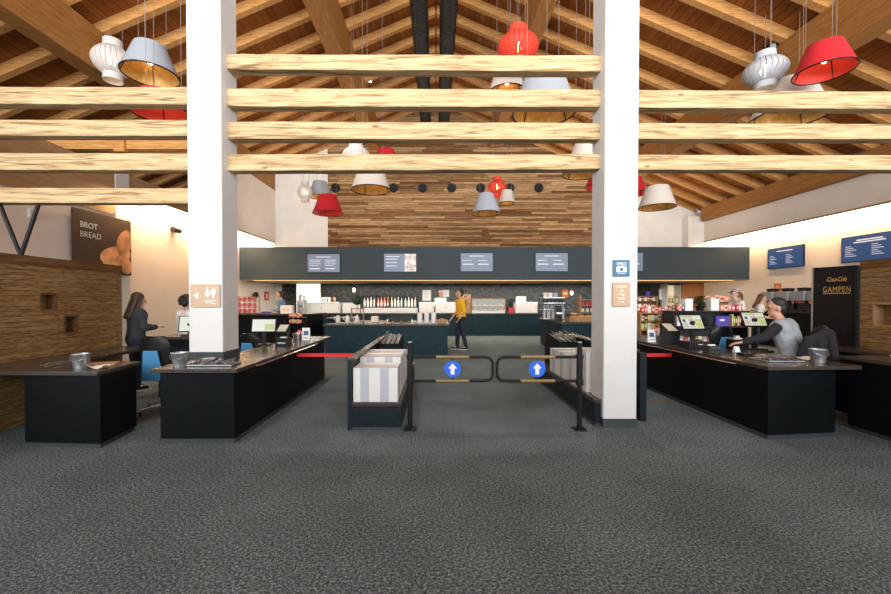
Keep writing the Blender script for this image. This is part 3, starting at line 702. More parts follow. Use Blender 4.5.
# ------------------------------------------------------------------ gate
def gate(px, sx, label):
    x = X(px, 4.46); o = thing('swing_gate', label, 'gate', (x,4.46,0))
    B().box(-.07,.07,-.07,.07,0,.012).build('foot_plate', m_blackm, o, bevel=.003)
    B().cyl((0,0,.012),(0,0,.975),.028,n=20).build('post', m_blackm, o, smooth=40)
    b = B(); b.cyl((0,0,.50),(0,0,.56),.042,n=20); b.cyl((0,0,.56),(0,0,.80),.034,n=20); b.cyl((0,0,.80),(0,0,.84),.042,n=20); b.build('hinge_sleeve', m_plastk, o, smooth=40)
    B().cyl((0,0,.975),(0,0,.985),.024,n=20).build('cap', m_steel, o, smooth=40)
    zt, zb, L = .813, .545, sx*.925; r = .085*sx
    pts = [(sx*.04,0,zt)] + [(L-r+r*math.sin(a), 0, zt-.085+.085*math.cos(a)) for a in [PI/2*i/6 for i in range(7)]] + [(L-r+r*math.cos(a), 0, zb+.085-.085*math.sin(a)) for a in [PI/2*i/6 for i in range(7)]] + [(sx*.04,0,zb)]
    B().tube(pts, .017, 12).build('gate_frame', m_blackm, o, smooth=60)
    for z, nm in ((zt,'upper'),(zb,'lower')):
        s0, s1 = (sx*.29, sx*.66) if sx > 0 else (sx*.28,sx*.66)
        B().cyl((s0,0,z),(s1,0,z),.0195,n=14).build('brass_sleeve', m_brass, o, smooth=40)
    cx = sx*.475
    d = B().cyl((cx,-.006,.68),(cx,.006,.68),.092,n=40).build('sign_disc', m_blue, o, smooth=40, label='round blue disc')
    B().xz([(cx,.68+.066),(cx+.05,.68+.006),(cx+.022,.68+.006),(cx+.022,.68-.062),(cx-.022,.68-.062),(cx-.022,.68+.006),(cx-.05,.68+.006)], -.009, -.0065).build('arrow', m_white, d)
    B().box(cx-.006,cx+.006,-.003,.003,.68+.092,zt).build('sign_bracket', m_blackm, o); B().box(cx-.006,cx+.006,-.003,.003,zb,.68-.092).build('sign_bracket', m_blackm, o)
gate(410, 1, 'left black swing gate with a blue arrow disc')
gate(580, -1, 'right black swing gate with a blue arrow disc')
# red barrier belts
for x0, x1, lab in ((-2.03,-.99,'red barrier belt between the left counter and the tray station'),(2.525,3.435,'red barrier belt between the right tray station and counter')):
    o = thing('barrier_belt', lab, 'belt', (x0,5.8,.65))
    B().box(.012,x1-x0-.012,-.002,.002,-.025,.025).build('belt', m_red, o); 
    for xx in (0,x1-x0-.012): B().box(xx,xx+.012,-.015,.015,-.032,.032).build('end_clip', m_blackm, o)
# thin floor strips
for x0, x1, y, lab in ((-1.95,-1.1,5.35,'thin reddish strip across the carpet before the left tray station'),(2.6,3.4,5.75,'thin reddish strip across the carpet by the right counter')):
    o = B().box(x0,x1,y-.012,y+.012,0,.004).build('floor_strip', flat('dull_red_strip',(.22,.07,.05))); tag(o, lab, 'floor strip')
# ------------------------------------------------------------------ PENDANT LAMPS
def hang(o, x, y, z, r, n=3):
    top = min(roofz(x), roofz(abs(x)+r)) - z
    for k in range(n):
        a = 2*PI*k/n + .4
        B().cyl((r*math.cos(a),r*math.sin(a),0),(r*math.cos(a),r*math.sin(a),top-.0),.0055,n=6).build('cable', m_cable, o)
def shade(px, py, Y, rb, rt, h, mo, mi, label):
    """conical felt shade; px,py = centre of the lower rim in the photo"""
    p = at(px,py,Y); o = thing('pendant_lamp', label, 'lamp', p)
    b = B().lathe([(rb,0),(rt,h),(rt-.006,h),(rb-.006,0)], 40, loop=True); b.build('shade', mo, o, smooth=40)
    b = B().lathe([(rb-.0065,.002),(rt-.0065,h-.002),(rt-.009,h-.002),(rb-.009,.002)], 40, loop=True); b.build('lining', mi, o, smooth=40)
    B().tube([(rb*math.cos(2*PI*i/40),rb*math.sin(2*PI*i/40),0) for i in range(40)], .013, 8, True).build('rim', m_plastk, o, smooth=60)
    b = B()
    for k in range(4):
        a = PI/2*k+.5; ca, sa = math.cos(a), math.sin(a)
        b.cyl(((rb-.02)*ca,(rb-.02)*sa,.0),((rt-.02)*ca,(rt-.02)*sa,h-.01),.008,n=6)
        b.cyl((0,0,h-.015),((rt-.01)*ca,(rt-.01)*sa,h-.015),.006,n=6)
    b.build('wire_frame', m_plastk, o)
    B().lathe([(.05,h-.02),(.05,h-.12),(.03,h-.13)], 14).build('socket', m_plastk, o, smooth=40)
    B().ell((0,0,h*.5),(.055,.055,.075),14,9).build('bulb', m_bulb, o, smooth=80)
    hang(o, p.x, Y, p.z, rt-.003) if False else None
    top = min(roofz(p.x), roofz(abs(p.x)+rt)) - p.z
    for k in range(3):
        a = 2*PI*k/3+.4; B().cyl((rt*.97*math.cos(a),rt*.97*math.sin(a),h),(rt*.97*math.cos(a),rt*.97*math.sin(a),top),.0035,n=6).build('cable', m_cable, o)
    return o
def lantern(px, py, Y, R_, hh, m, label, cap=.5, ribs=26, glow=True):
    """bulging lantern of vertical strips between two collars; px,py = its centre"""
    p = at(px,py,Y); o = thing('pendant_lamp', label, 'lamp', p)
    c = R_*cap
    B().lathe([(c*.92,hh*.30),(c*.88,hh*.5),(c*.88-.006,hh*.5),(c*.92-.006,hh*.30)], 30, loop=True).build('upper_collar', m, o, smooth=40)
    B().lathe([(c*.92,-hh*.5),(c*.92,-hh*.32),(c*.92-.006,-hh*.32),(c*.92-.006,-hh*.5)], 30, loop=True).build('lower_collar', m, o, smooth=40)
    b = B(); M = 9; w = .86*PI/ribs
    for k in range(ribs):
        a = 2*PI*k/ribs; vs = []
        for j in range(M+1):
            t = -PI/2 + PI*j/M; rr = c*.92 + (R_-c*.92)*math.cos(t)**.8 if abs(t) < PI/2-1e-6 else c*.92
            z = hh*(-.34 + .66*j/M); tw = .10*math.sin(PI*j/M)
            for d in (-w,w): vs.append((rr*math.cos(a+d+tw), rr*math.sin(a+d+tw), z))
            for d in (w,-w): vs.append(((rr-.006)*math.cos(a+d+tw), (rr-.006)*math.sin(a+d+tw), z))
        fs = [(j*4+i, j*4+(i+1)%4, (j+1)*4+(i+1)%4, (j+1)*4+i) for j in range(M) for i in range(4)]
        b.add(vs, fs + [(3,2,1,0), (M*4,M*4+1,M*4+2,M*4+3)])
    b.build('lantern_body', m, o, smooth=50)
    B().ell((0,0,0),(.07,.07,.10),14,9).build('bulb', m_bulb, o, smooth=80)
    B().cyl((0,0,.09),(0,0,hh*.49),.02,n=10).build('socket', m_plastk, o)
    b = B(); b.box(-c*.86,c*.86,-.008,.008,hh*.48,hh*.49); b.box(-.008,.008,-c*.86,c*.86,hh*.47,hh*.479); b.build('cross_bar', m_plastk, o)
    top = min(roofz(p.x), roofz(abs(p.x)+c)) - p.z
    for k in range(3):
        a = 2*PI*k/3+.4; B().cyl((c*.85*math.cos(a),c*.85*math.sin(a),hh*.47),(c*.85*math.cos(a),c*.85*math.sin(a),top),.0035,n=6).build('cable', m_cable, o)
    return o
shade(150.5,75,7.4,.46,.26,.52,m_fgrey,m_gold,'large grey shade hanging at upper left above the hewn beams')
lantern(113,61,8.3,.37,.82,m_lwhite,'white perforated lantern at upper left beside the large grey shade',.52)
shade(161,113,6.2,.425,.28,.28,m_fred,m_redin,'large red shade partly behind the topmost left hewn beam')
shade(824,72,6.6,.40,.235,.43,m_fred,m_redin,'large red shade hanging at upper right above the hewn beams')
lantern(765,71,7.4,.35,.66,m_lgrey,'grey slatted lantern at upper right beside the large red shade',.52)
shade(788,118,7.7,.62,.36,.66,m_fwhite,m_gold,'cream shade partly behind the right hewn beams')
lantern(518,47,8.0,.40,.76,m_lred,'red slatted lantern above the topmost central beam',.5)
shade(507,93,9.2,.42,.27,.50,m_fwhite,m_gold,'cream shade seen between the two upper central beams')
shade(544,113,6.5,.50,.30,.62,m_fgrey,m_gold,'large grey shade behind the central beams near the right column')
shade(371,190,9.5,.46,.29,.52,m_fwhite,m_gold,'white shade hanging below the lowest central beam, left of centre')
lantern(356,157,10.2,.36,.72,m_lwhite,'white lantern half hidden behind the lowest central beam',.55)
lantern(305,192,13.6,.25,.68,m_lwhite,'small white lantern farthest left against the pale back wall',.6)
shade(320,197,14.6,.40,.24,.55,m_fgrey,m_gold,'small grey shade above the red one near the left back wall')
shade(328,213.5,13.4,.50,.28,.60,m_fred,m_redin,'red shade hanging low before the pale left back wall')
shade(486,213.5,12,.43,.22,.58,m_fgrey,m_gold,'grey shade hanging lowest before the timber back wall')
lantern(497,187,13.6,.31,.66,m_lred,'small red lantern before the timber back wall',.5)
shade(507,203.5,13.2,.27,.17,.42,m_fwhite,m_gold,'small white shade before the timber back wall')
shade(657,207.5,11,.47,.29,.56,m_fwhite,m_gold,'white shade just right of the right column')
shade(633,194,12.3,.42,.24,.48,m_fred,m_redin,'red shade mostly hidden behind the right column, on its right side')
shade(599,187,11.6,.38,.22,.40,m_fred,m_redin,'red shade mostly hidden behind the right column, on its left side')
shade(583,174,9.0,.44,.17,.70,m_fwhite,m_gold,'white shade behind the lowest central beam beside the right column')
shade(386,167,13.0,.42,.26,.55,m_fred,m_redin,'red shade almost hidden behind the lowest central beam')
# spotlights on the roof beams
def spot(px, py, x, lit, label, d):
    Yd = x*F/(px-VX); p = at(px,py,Yd); o = thing('spotlight', label, 'spotlight', (x,p.y,p.z))
    sx = -1 if x > 0 else 1
    B().box(min(0,sx*.06),max(0,sx*.06),-.09,.09,.0,.05).build('mount', m_plastk, o)
    B().cyl((sx*.14,.10,.03),(sx*.14,-.10,-.05),.075,.085,20).build('can', m_plastk, o, smooth=40)
    B().cyl((sx*.06,0,.02),(sx*.14,0,.0),.02,n=10).build('arm', m_plastk, o)
    B().cyl((sx*.14,-.101,-.0504),(sx*.14,-.106,-.0524),.072,.072,20).build('lens', mat('spot_lens',(1,.8,.5),.3,emit=60,ecol=(1,.72,.4)) if lit else m_glass, o)
spot(367,80,-2.44,True,'lit spotlight on the inner left roof beam',0)
spot(772,48,7.33,False,'unlit black spotlight on the outer right roof beam above the grey lantern',0)
# ================================================================== OFFICE CHAIRS
def office_chair(x, y, rot, back_z, label, blue=True, seat_z=.50):
    """local -y is the side the blue back support shows"""
    o = thing('office_chair', label, 'chair', (x,y,0), rot)
    b = B()
    for k in range(5):
        a = 2*PI*k/5+.3; b.cyl((0,0,.10),(.28*math.cos(a),.28*math.sin(a),.075),.02,.014,10)
    b.cyl((0,0,.06),(0,0,.14),.035,n=14); b.build('star_base', m_chrome, o, smooth=40)
    for k in range(5):
        a = 2*PI*k/5+.3; cx, cy = .285*math.cos(a), .285*math.sin(a)
        B().cyl((cx-.012*math.sin(a)-.01,cy,.027),(cx+.02,cy+.01,.027),.027,n=14).build('caster', m_plastk, o, smooth=40)
    B().cyl((0,0,.13),(0,0,seat_z-.05),.022,n=12).build('gas_column', m_chrome, o, smooth=40)
    b = B(); b.ell((0,.02,seat_z-.01),(.23,.22,.05),20,10); b.build('seat', m_plastk, o, smooth=60)
    h = back_z - seat_z + .02; M, K = 10, 12; vs = []; t = .025
    for s in (0,1):
        for j in range(M+1):
            v = j/M
            for i in range(K+1):
                u = i/K*2-1; w = .195*(1-.25*max(0,v-.75)/.25*(1 if v > .75 else 0))*(1-.12*(1-v))
                ww = w*(1 - (max(0,v-.8)/.2)**2*.25)
                vs.append((u*ww, -.20+.05*u*u - .05*v + (t if s else 0), seat_z-.02+h*v))
    n = (M+1)*(K+1); fs = []
    for j in range(M):
        for i in range(K):
            a = j*(K+1)+i; fs += [(a,a+1,a+K+2,a+K+1), (n+a,n+a+K+1,n+a+K+2,n+a+1)]
    for j in range(M):
        a, c = j*(K+1), j*(K+1)+K; fs += [(a,a+K+1,n+a+K+1,n+a), (c,n+c,n+c+K+1,c+K+1)]
    for i in range(K):
        c = M*(K+1)+i; fs += [(i,n+i,n+i+1,i+1), (c,c+1,n+c+1,n+c)]
    B().add(vs, fs).build('backrest', m_plastk, o, smooth=50)
    if blue:
        b = B(); z0 = seat_z-.06; zt = seat_z + h*.62
        b.add([(-.14,-.235,z0),(.14,-.235,z0),(.085,-.285,zt),(-.085,-.285,zt),(-.14,-.215,z0),(.14,-.215,z0),(.085,-.265,zt),(-.085,-.265,zt)], [(0,1,2,3),(7,6,5,4),(0,4,5,1),(1,5,6,2),(2,6,7,3),(3,7,4,0)])
        b.build('back_support', m_plastb, o, bevel=.008, label='light blue back support')
        B().cyl((0,-.225,z0+.02),(0,.0,seat_z-.06),.018,n=8).build('back_bracket', m_plastk, o)
    return o
office_chair(-3.54, 5.2, .05, 1.0, 'black office chair with light blue back between the two left counters')
office_chair(-2.95, 6.55, -.1, .92, 'black office chair with light blue back behind the left column')
office_chair(4.25, 6.15, .1, 1.06, 'empty black office chair with light blue back at the right checkout', seat_z=.62)
# ================================================================== TILLS
def till(x, y, z, rot, label, w=.33, h=.21, tilt=.35, scr=None, rise=.16):
    o = thing('till_monitor', label, 'till', (x,y,z), rot)
    B().box(-.10,.10,-.08,.10,0,.022).build('foot', m_plastk, o, bevel=.004)
    B().box(-.03,.03,.03,.06,.022,rise+h*.5).build('stand', m_plastk, o)
    c, s = math.cos(tilt), math.sin(tilt)
    def tp(u, v, d): return (u, d*c*-1 + v*s, rise + v*c + d*s)     # v up along the screen, d out of it
    def slab(u0,u1,v0,v1,d0,d1):
        pts = [tp(u,v,d) for d in (d0,d1) for u,v in ((u0,v0),(u1,v0),(u1,v1),(u0,v1))]
        return B().add(pts, [(3,2,1,0),(4,5,6,7),(0,1,5,4),(1,2,6,5),(2,3,7,6),(3,0,4,7)])
    slab(-w/2,w/2,0,h,-.03,0).build('screen_case', m_plastk, o, bevel=.003)
    a = slab(-w/2+.014,w/2-.014,.014,h-.014,.0,.002)
    a.build('display', m_scrw, o)
    if scr:
        for k, (m, cells) in enumerate(scr):
            t = B()
            for u0,u1,v0,v1 in cells:
                q = slab(-w/2+.016+(w-.032)*u0,-w/2+.016+(w-.032)*u1,.016+(h-.032)*v0,.016+(h-.032)*v1,.0021,.003+.0005*k); t.add(q.v,q.f)
            t.build('key_field', m, o)
    return o
grid = [(m_scry,[(.02,.6,.80,.96),(.66,.98,.05,.45),(.66,.98,.5,.7)]),(m_scrp,[(.02,.28,.05,.4),(.32,.6,.05,.2),(.32,.6,.55,.75)]),(m_screenb,[(.35,.5,.28,.45),(.06,.2,.5,.7)]),(m_redp,[(.12,.18,.42,.47),(.52,.58,.62,.68)])]
till(3.79, 5.86, TOPZ+.01, .05, 'till monitor with coloured key fields beside the empty blue chair', .34,.24,.5,grid,.25)
till(4.38, 5.46, TOPZ+.01, -.1, 'till monitor with coloured key fields in front of the seated man', .30,.22,.5,grid,.32)
till(X(263,6.1), 6.1, TOPZ, .1, 'pale till monitor behind the left column on the left counter', .36,.21,.25,[(m_scry,[(.55,.98,.1,.6)])],.20)
# dark till base boxes and drawers
def boxthing(name, label, cat, x0,x1,y0,y1,z0,z1, m, bevel=.006, group=None, extra=None):
    o = thing(name, label, cat, ((x0+x1)/2,(y0+y1)/2,z0), 0, group); w, d, h = (x1-x0)/2, (y1-y0)/2, z1-z0
    B().box(-w,w,-d,d,0,h).build('body', m, o, bevel=bevel)
    if extra: extra(o, w, d, h)
    return o
def drawer_front(o, w, d, h):
    B().box(-w*.9,w*.9,-d-.006,-d,h*.15,h*.85).build('drawer', m_blackm, o); B().box(-.03,.03,-d-.012,-d-.006,h*.6,h*.7).build('handle', m_chrome, o)
boxthing('cash_drawer','low black cash drawer under the till by the empty blue chair','cash drawer',3.50,3.80,5.52,5.78,TOPZ+.01,TOPZ+.11,m_plastk,extra=drawer_front)
def term_extra(o, w, d, h):
    c = B(); c.add([(-w,-d,h),(w,-d,h),(w,d,h+.12),(-w,d,h+.12),(-w,d,h),(w,d,h)], [(0,1,2,3),(3,2,5,4),(0,3,4),(1,5,2)]); c.build('sloped_head', m_plastk, o)
    c = B(); c.add([(-w*.8,-d*.8,h+.014),(w*.8,-d*.8,h+.014),(w*.8,d*.85,h+.113),(-w*.8,d*.85,h+.113)], [(0,1,2,3)]); c.build('display', mat('terminal_screen',(.4,.4,.3),.2,emit=.35,ecol=(.75,.68,.5)), o)
boxthing('card_terminal','sloped black terminal with small lit screen on the right counter','terminal',3.58,3.76,6.15,6.4,TOPZ+.01,TOPZ+.20,m_plastk,extra=term_extra)
boxthing('receipt_printer','small grey and black receipt printer on the right counter','printer',X(686,5.6),X(696,5.6),5.1,5.26,TOPZ+.01,TOPZ+.10,m_plinth,extra=lambda o,w,d,h: (B().box(-w*.8,w*.8,-d-.004,-d,h*.3,h*.55).build('paper_slot',m_plastk,o), B().box(-w*.6,w*.6,-d*.2,d*.2,h,h+.015).build('paper',m_paper,o)))
boxthing('receipt_printer','black receipt printer beside the pale till on the left counter','printer',X(277,6.0),X(288,6.0),5.95,6.15,TOPZ,TOPZ+.12,m_plastk,extra=lambda o,w,d,h: (B().box(-w*.7,w*.7,-d-.004,-d,h*.3,h*.5).build('paper_slot',m_steel,o), B().box(-w*.5,w*.5,-d*.3,d*.2,h,h+.012).build('paper',m_paper,o)))
boxthing('card_terminal','black card terminal with sloped screen on the left counter','terminal',X(276,6.6),X(287,6.6),6.55,6.75,TOPZ,TOPZ+.16,m_plastk,extra=term_extra)
boxthing('keypad','black keypad lying on the right counter before the seated man','keypad',X(742,4.9),X(751,4.9),4.86,4.99,TOPZ+.01,TOPZ+.035,m_plastk,extra=lambda o,w,d,h: B().box(-w*.7,w*.7,-d*.7,d*.7,h,h+.004).build('keys',m_plinth,o))
def card(label, x, y, z, w, h, rot=0, pic=None, m=m_paper, cat='card stand', name='card_stand'):
    o = thing(name, label, cat, (x,y,z), rot)
    b = B(); b.add([(-w/2,-.03,0),(w/2,-.03,0),(w/2,0,h),(-w/2,0,h),(-w/2,.03,0),(w/2,.03,0)], [(0,1,2,3),(3,2,5,4),(0,3,4),(1,5,2),(0,4,5,1)]); b.build('card', m, o)
    if pic:
        f = lambda u,v: (u*w, -.03+.03*v-.0015, v*h)
        B().add([f(-.32,.4),f(.32,.4),f(.32,.75),f(-.32,.75)], [(0,1,2,3)]).build('picture', pic, o)
        B().add([f(-.3,.15),f(.3,.15),f(.3,.2),f(-.3,.2)], [(0,1,2,3)]).build('text_line', m_plinth, o)
    return o
pic = flat('dark_picture',(.05,.12,.2))
card('white upright card with dark picture on the right counter', X(651.5,6.5),6.5,TOPZ+.01,.12,.20,0,pic)
card('white upright card with dark picture on the left counter', X(306,6.9),6.9,TOPZ,.13,.21,.1,pic)
def sachets(label, x, y, z, cols, n, r, group):
    o = thing('sachet_basket', label, 'basket', (x,y,z))
    B().lathe([(r*.8,0),(r,.09),(r-.006,.09),(r*.8-.006,.006),(.0001,.006)], 20).build('basket', m_steel, o, smooth=40)
    for i in range(n):
        m = cols[i%len(cols)]; a = R.uniform(0,6.28); q = R.uniform(0,r*.6); 
        s = B().box(-.03,.03,-.008,.008,-.012,.05)
        t = s.build('sachet', m, None, (x+q*math.cos(a),y+q*math.sin(a),z+.035+.04*R.random()+.02*(i%3)), R.uniform(0,3)); t.rotation_euler.x = R.uniform(-.5,.5)
        tag(t, 'small sachet in the '+group, 'sachet', 'sachets in the '+group)
    return o
sachets('steel basket of pale sachets on the right counter behind the upright card', X(663,6.55),6.75,TOPZ+.01,[m_paper,m_white,m_fgrey,m_plinth],16,.13,'steel basket on the right counter')
sachets('steel basket of yellow and white sachets on the left counter', X(298,7.1),7.1,TOPZ,[m_yel,m_paper,m_pink],12,.10,'steel basket on the left counter')
boxthing('receipt_printer','black printer under the till in front of the seated person','printer',4.05,4.25,5.42,5.58,TOPZ+.01,TOPZ+.15,m_plastk,extra=lambda o,w,d,h: (B().box(-w*.7,w*.7,-d-.004,-d,h*.55,h*.75).build('paper_slot',m_plinth,o), B().box(-w*.5,w*.5,-d*.3,d*.2,h,h+.02).build('paper',m_paper,o)))
card('small white note card standing near the till of the seated person', X(734,5.3),5.25,TOPZ+.01,.07,.07,.1)
boxthing('card_reader','grey card reader with a pale screen beside the blue chair','card reader',X(690,6.2),X(697,6.2),6.1,6.2,TOPZ+.01,TOPZ+.09,m_plinth,extra=lambda o,w,d,h: B().box(-w*.7,w*.7,-d-.004,-d,h*.5,h*.85).build('display',m_fgrey,o))
boxthing('small_box','small red and white box on the right counter behind the terminal','box',X(672,6.9),X(679,6.9),6.9,7.05,TOPZ+.01,TOPZ+.13,m_redp,extra=lambda o,w,d,h: B().box(-w*.7,w*.7,-d-.003,-d,h*.3,h*.7).build('print',m_paper,o))
sachets('steel basket of mixed sweets near the far end of the right counter', X(656,7.5),7.5,TOPZ+.01,[m_redp,m_yel,m_paper,m_pink],14,.12,'steel basket at the far end of the right counter')
# napkins, dish, boards
def paper_sheet(label, x, y, z, w, d, rot, name='napkin', cat='napkin', m=m_paper, lift=.03):
    b = B(); N = 6; vs = []
    for j in range(N+1):
        for i in range(N+1):
            u, v = i/N-.5, j/N-.5; vs.append((u*w, v*d, .002+lift*(math.sin(u*5+1)*math.sin(v*4+.5)*.5+.5)*(.3+abs(u))))
    n = len(vs); vs += [(a,b_,c+.004) for a,b_,c in vs]
    fs = [(j*(N+1)+i, (j+1)*(N+1)+i, (j+1)*(N+1)+i+1, j*(N+1)+i+1) for j in range(N) for i in range(N)]
    fs += [tuple(n+k for k in f[::-1]) for f in fs]
    o = b.add(vs, fs).build(name, m, None, (x,y,z), rot, smooth=60); return tag(o, label, cat)
paper_sheet('crumpled white napkin on the left counter beside the bucket', X(192,4.4),4.34,TOPZ,.14,.12,.4)
paper_sheet('folded white napkin on the short counter by the left board wall', -3.43,4.06,TOPZ-.005,.16,.13,.2,lift=.06)
paper_sheet('white sheet of paper leaning among the cutlery on the right counter', 4.17,4.55,TOPZ+.01,.2,.14,-.5,'paper_sheet','paper',lift=.07)
paper_sheet('crumpled white napkin on the far right side counter', X(880,4.6),4.35,.82,.16,.16,.3,lift=.10)
o = tag(B().box(0,.30,-.09,.09,0,.018).build('wooden_board', m_dkwood, None, (-3.74,4.22,TOPZ-.005), .45, bevel=.004),'small wooden board on the short counter by the left board wall','board')
o = tag(B().lathe([(.03,0),(.06,.012),(.085,.04),(.081,.04),(.058,.016),(.0001,.012)],24).build('glass_dish', mat('pale_glass',(.5,.6,.55),.1,alpha=.6), None, (X(209,4.47),4.435,TOPZ+.001), smooth=40),'small glass dish beside the base of the left column','dish')
for i,(px,Y) in enumerate(((48,4.2),(58,4.2))): pass
scatter('knife', X(50,4.15),X(66,4.15),4.12,4.2,lambda y: TOPZ-.005,6,'bundle on the short counter by the left board wall')
# ================================================================== DRINKS FRIDGE (dark panel with gold lettering)
o = thing('drinks_fridge','tall black drinks cabinet with gold lettering beside the right board wall','fridge',(5.655,5.68,0),-1.277); w = .245; zt = 1.925
B().box(-w,w,.0,.55,0.02,zt).build('cabinet', m_black, o, bevel=.006)
B().box(-w-.024,-w-.001,-.012,.55,0,zt+.01).build('side_trim', m_steel, o)
B().box(-w+.008,w-.008,-.012,-.0005,.1,zt-.015).build('door', m_blackm, o)
B().box(-w+.01,w-.01,.02,.06,0,.02).build('foot', m_plastk, o)
text('Coca-Cola', .225, (.03,-.0135,1.745), '-y', m_gtext, o, bold=-.004, shear=.4, hmax=.062, space=.82)
text('GAMPEN', .31, (.03,-.0135,1.60), '-y', m_gtext, o, bold=-.008, hmax=.10, space=1.18)
b = B()
for k in range(10): b.box(-.125+.032*k,-.125+.032*k+.02,-.0145,-.0125,1.538,1.552)
b.build('text_line', m_gtext, o)
# ================================================================== ISLANDS AND SERVICE COUNTERS
def island(label, body, zt, over=.06):
    cx = sum(p[0] for p in body)/len(body); cy = sum(p[1] for p in body)/len(body)
    return counter('service_counter', label, body, [(x+over*(1 if x > cx else -1), y+over*(1 if y > cy else -1)) for x,y in body], zt, m_slate, .05)
IT = .83
island('slate blue central island counter where the person in yellow stands', [(-2.85,10.25),(.30,10.25),(.30,12.2),(-2.3,12.2)], IT, .05)
RT = .87
island('slate blue island counter by the right tray station with bread and cups', [(3.3,10.5),(6.3,10.5),(6.3,13.1),(3.42,13.1)], RT, .05)
BT = .92
o = counter('service_counter','long slate blue back counter along the kitchen wall',[(-4.9,16.15),(7.9,16.15),(7.9,16.8),(-4.9,16.8)],[(-4.95,16.08),(7.95,16.08),(7.95,16.85),(-4.95,16.85)],BT,m_slate,.05)
for i in range(9): B().box(-4.9+1.42*(i+.5)-.004,-4.9+1.42*(i+.5)+.004,16.146,16.1499,.08,.86).build('panel_joint', m_black, o)
LT = 1.02
counter('service_counter','dark serving counter with pink packages along the left wall',[(-6.9,12.6),(-4.1,12.6),(-3.8,13.5),(-6.9,13.5)],[(-6.92,12.5),(-4.05,12.5),(-3.7,13.55),(-6.92,13.55)],LT,m_black,.05)
counter('service_counter','dark ramp-shaped counter end behind the left checkout',[(-3.55,13.2),(-2.95,12.9),(-2.95,14.3),(-3.55,14.3)],[(-3.6,13.1),(-2.9,12.8),(-2.9,14.35),(-3.6,14.35)],.86,m_slate,.05)
# stainless hood boxes / white display cabinets on the back counter
def cabinet(label, px0, px1, zt, Y, d, m=m_white, doors=2, name='display_cabinet'):
    x0, x1 = X(px0,Y), X(px1,Y)
    o = thing(name, label, 'cabinet', ((x0+x1)/2,Y+d/2,BT)); w = (x1-x0)/2; h = zt-BT
    B().box(-w,w,-d/2,d/2,0,h).build('body', m, o, bevel=.006)
    for k in range(doors):
        q = -w+2*w*k/doors
        p = B().box(q+.02,q+2*w/doors-.02,-d/2-.012,-d/2-.0005,.05,h-.05).build('front_panel', m, o, bevel=.004)
        B().box(q+2*w/doors-.07,q+2*w/doors-.05,-d/2-.03,-d/2-.0125,h*.4,h*.65).build('handle', m_dkwood, p)
    B().box(-w-.01,w+.01,-d/2-.02,d/2,h+.0005,h+.025).build('top_rail', m_steel, o)
    return o
cabinet('long white cabinet at the left end of the back counter', 306.5, 340, 1.31, 16.3, .5)
cabinet('white cabinet on the back counter behind the plant ball', 342.5, 359.5, 1.31, 16.3, .5, doors=1)
cabinet('low white steel cabinet under the bottle rack', 361, 417.5, 1.10, 16.3, .5, m_white, 3)
cabinet('white cabinet on the back counter beside the white canisters', 419, 434, 1.34, 16.3, .5, doors=1)
cabinet('white cabinet on the back counter behind the person in yellow', 435.5, 459, 1.34, 16.35, .45, doors=2)
cabinet('white cabinet on the back counter right of the glass showcase', 515.5, 537.5, 1.34, 16.3, .5, doors=1)
# bottle rack and bottles
x0, x1 = X(362,16.4), X(417,16.4); zb = 1.126
o = thing('bottle_rack','black bottle rack with four bays on the back counter','rack',(x0,16.4,zb)); w = x1-x0
b = B(); b.box(0,w,0,.38,0,.03); b.build('shelf', m_plastk, o); B().box(0,w,.36,.38,.0301,.52).build('back_panel', m_plastk, o)
for k in range(5): B().box(w*k/4-.02*(k>0),w*k/4+.02*(k<4),0,.3599,.0301,.52).build('divider', m_plastk, o)
bt0 = {}
def bottle(kind, mb, mc, loc, label, group, s=1.0):
    if kind not in bt0:
        o = thing('bottle', label, 'bottle', loc, 0, group)
        B().lathe([(.0001,0),(.038*s,0),(.04*s,.01),(.04*s,.20*s),(.034*s,.235*s),(.015*s,.27*s),(.014*s,.33*s)],16).build('glass', mb, o, smooth=50)
        B().lathe([(.016*s,.325*s),(.016*s,.36*s),(.0001,.36*s)],12).build('cap', mc, o)
        B().lathe([(.0405*s,.05*s),(.0405*s,.15*s)],16).build('bottle_label', m_paper if mb is not m_paper else m_dk, o)
        bt0[kind] = o; return o
    return dup(bt0[kind], loc, label=label, group=group)
kinds = [('white',m_white,m_dk),('white',m_white,m_dk),('cream',m_cream,m_white),('white',m_white,m_dk), ('red',m_salmon,m_redp),('red',m_salmon,m_redp),('red',m_salmon,m_redp),('amber',m_orange,m_yel), ('cream',m_cream,m_white),('white',m_white,m_dk),('cream',m_cream,m_white),('white',m_white,m_dk), ('white',m_white,m_dk),('cream',m_cream,m_white),('white',m_white,m_dk),('cream',m_cream,m_white)]
for i, (k, mb, mc) in enumerate(kinds):
    bay = ('first','second','third','fourth')[i//4]
    bottle(k, mb, mc, (x0+w*(i//4)/4+.075+(w/4-.15)*(i%4)/3, 16.55, zb+.031), f'{k} bottle in the {bay} bay of the black bottle rack', f'{k} bottles in the {bay} bay of the rack', 1.15)
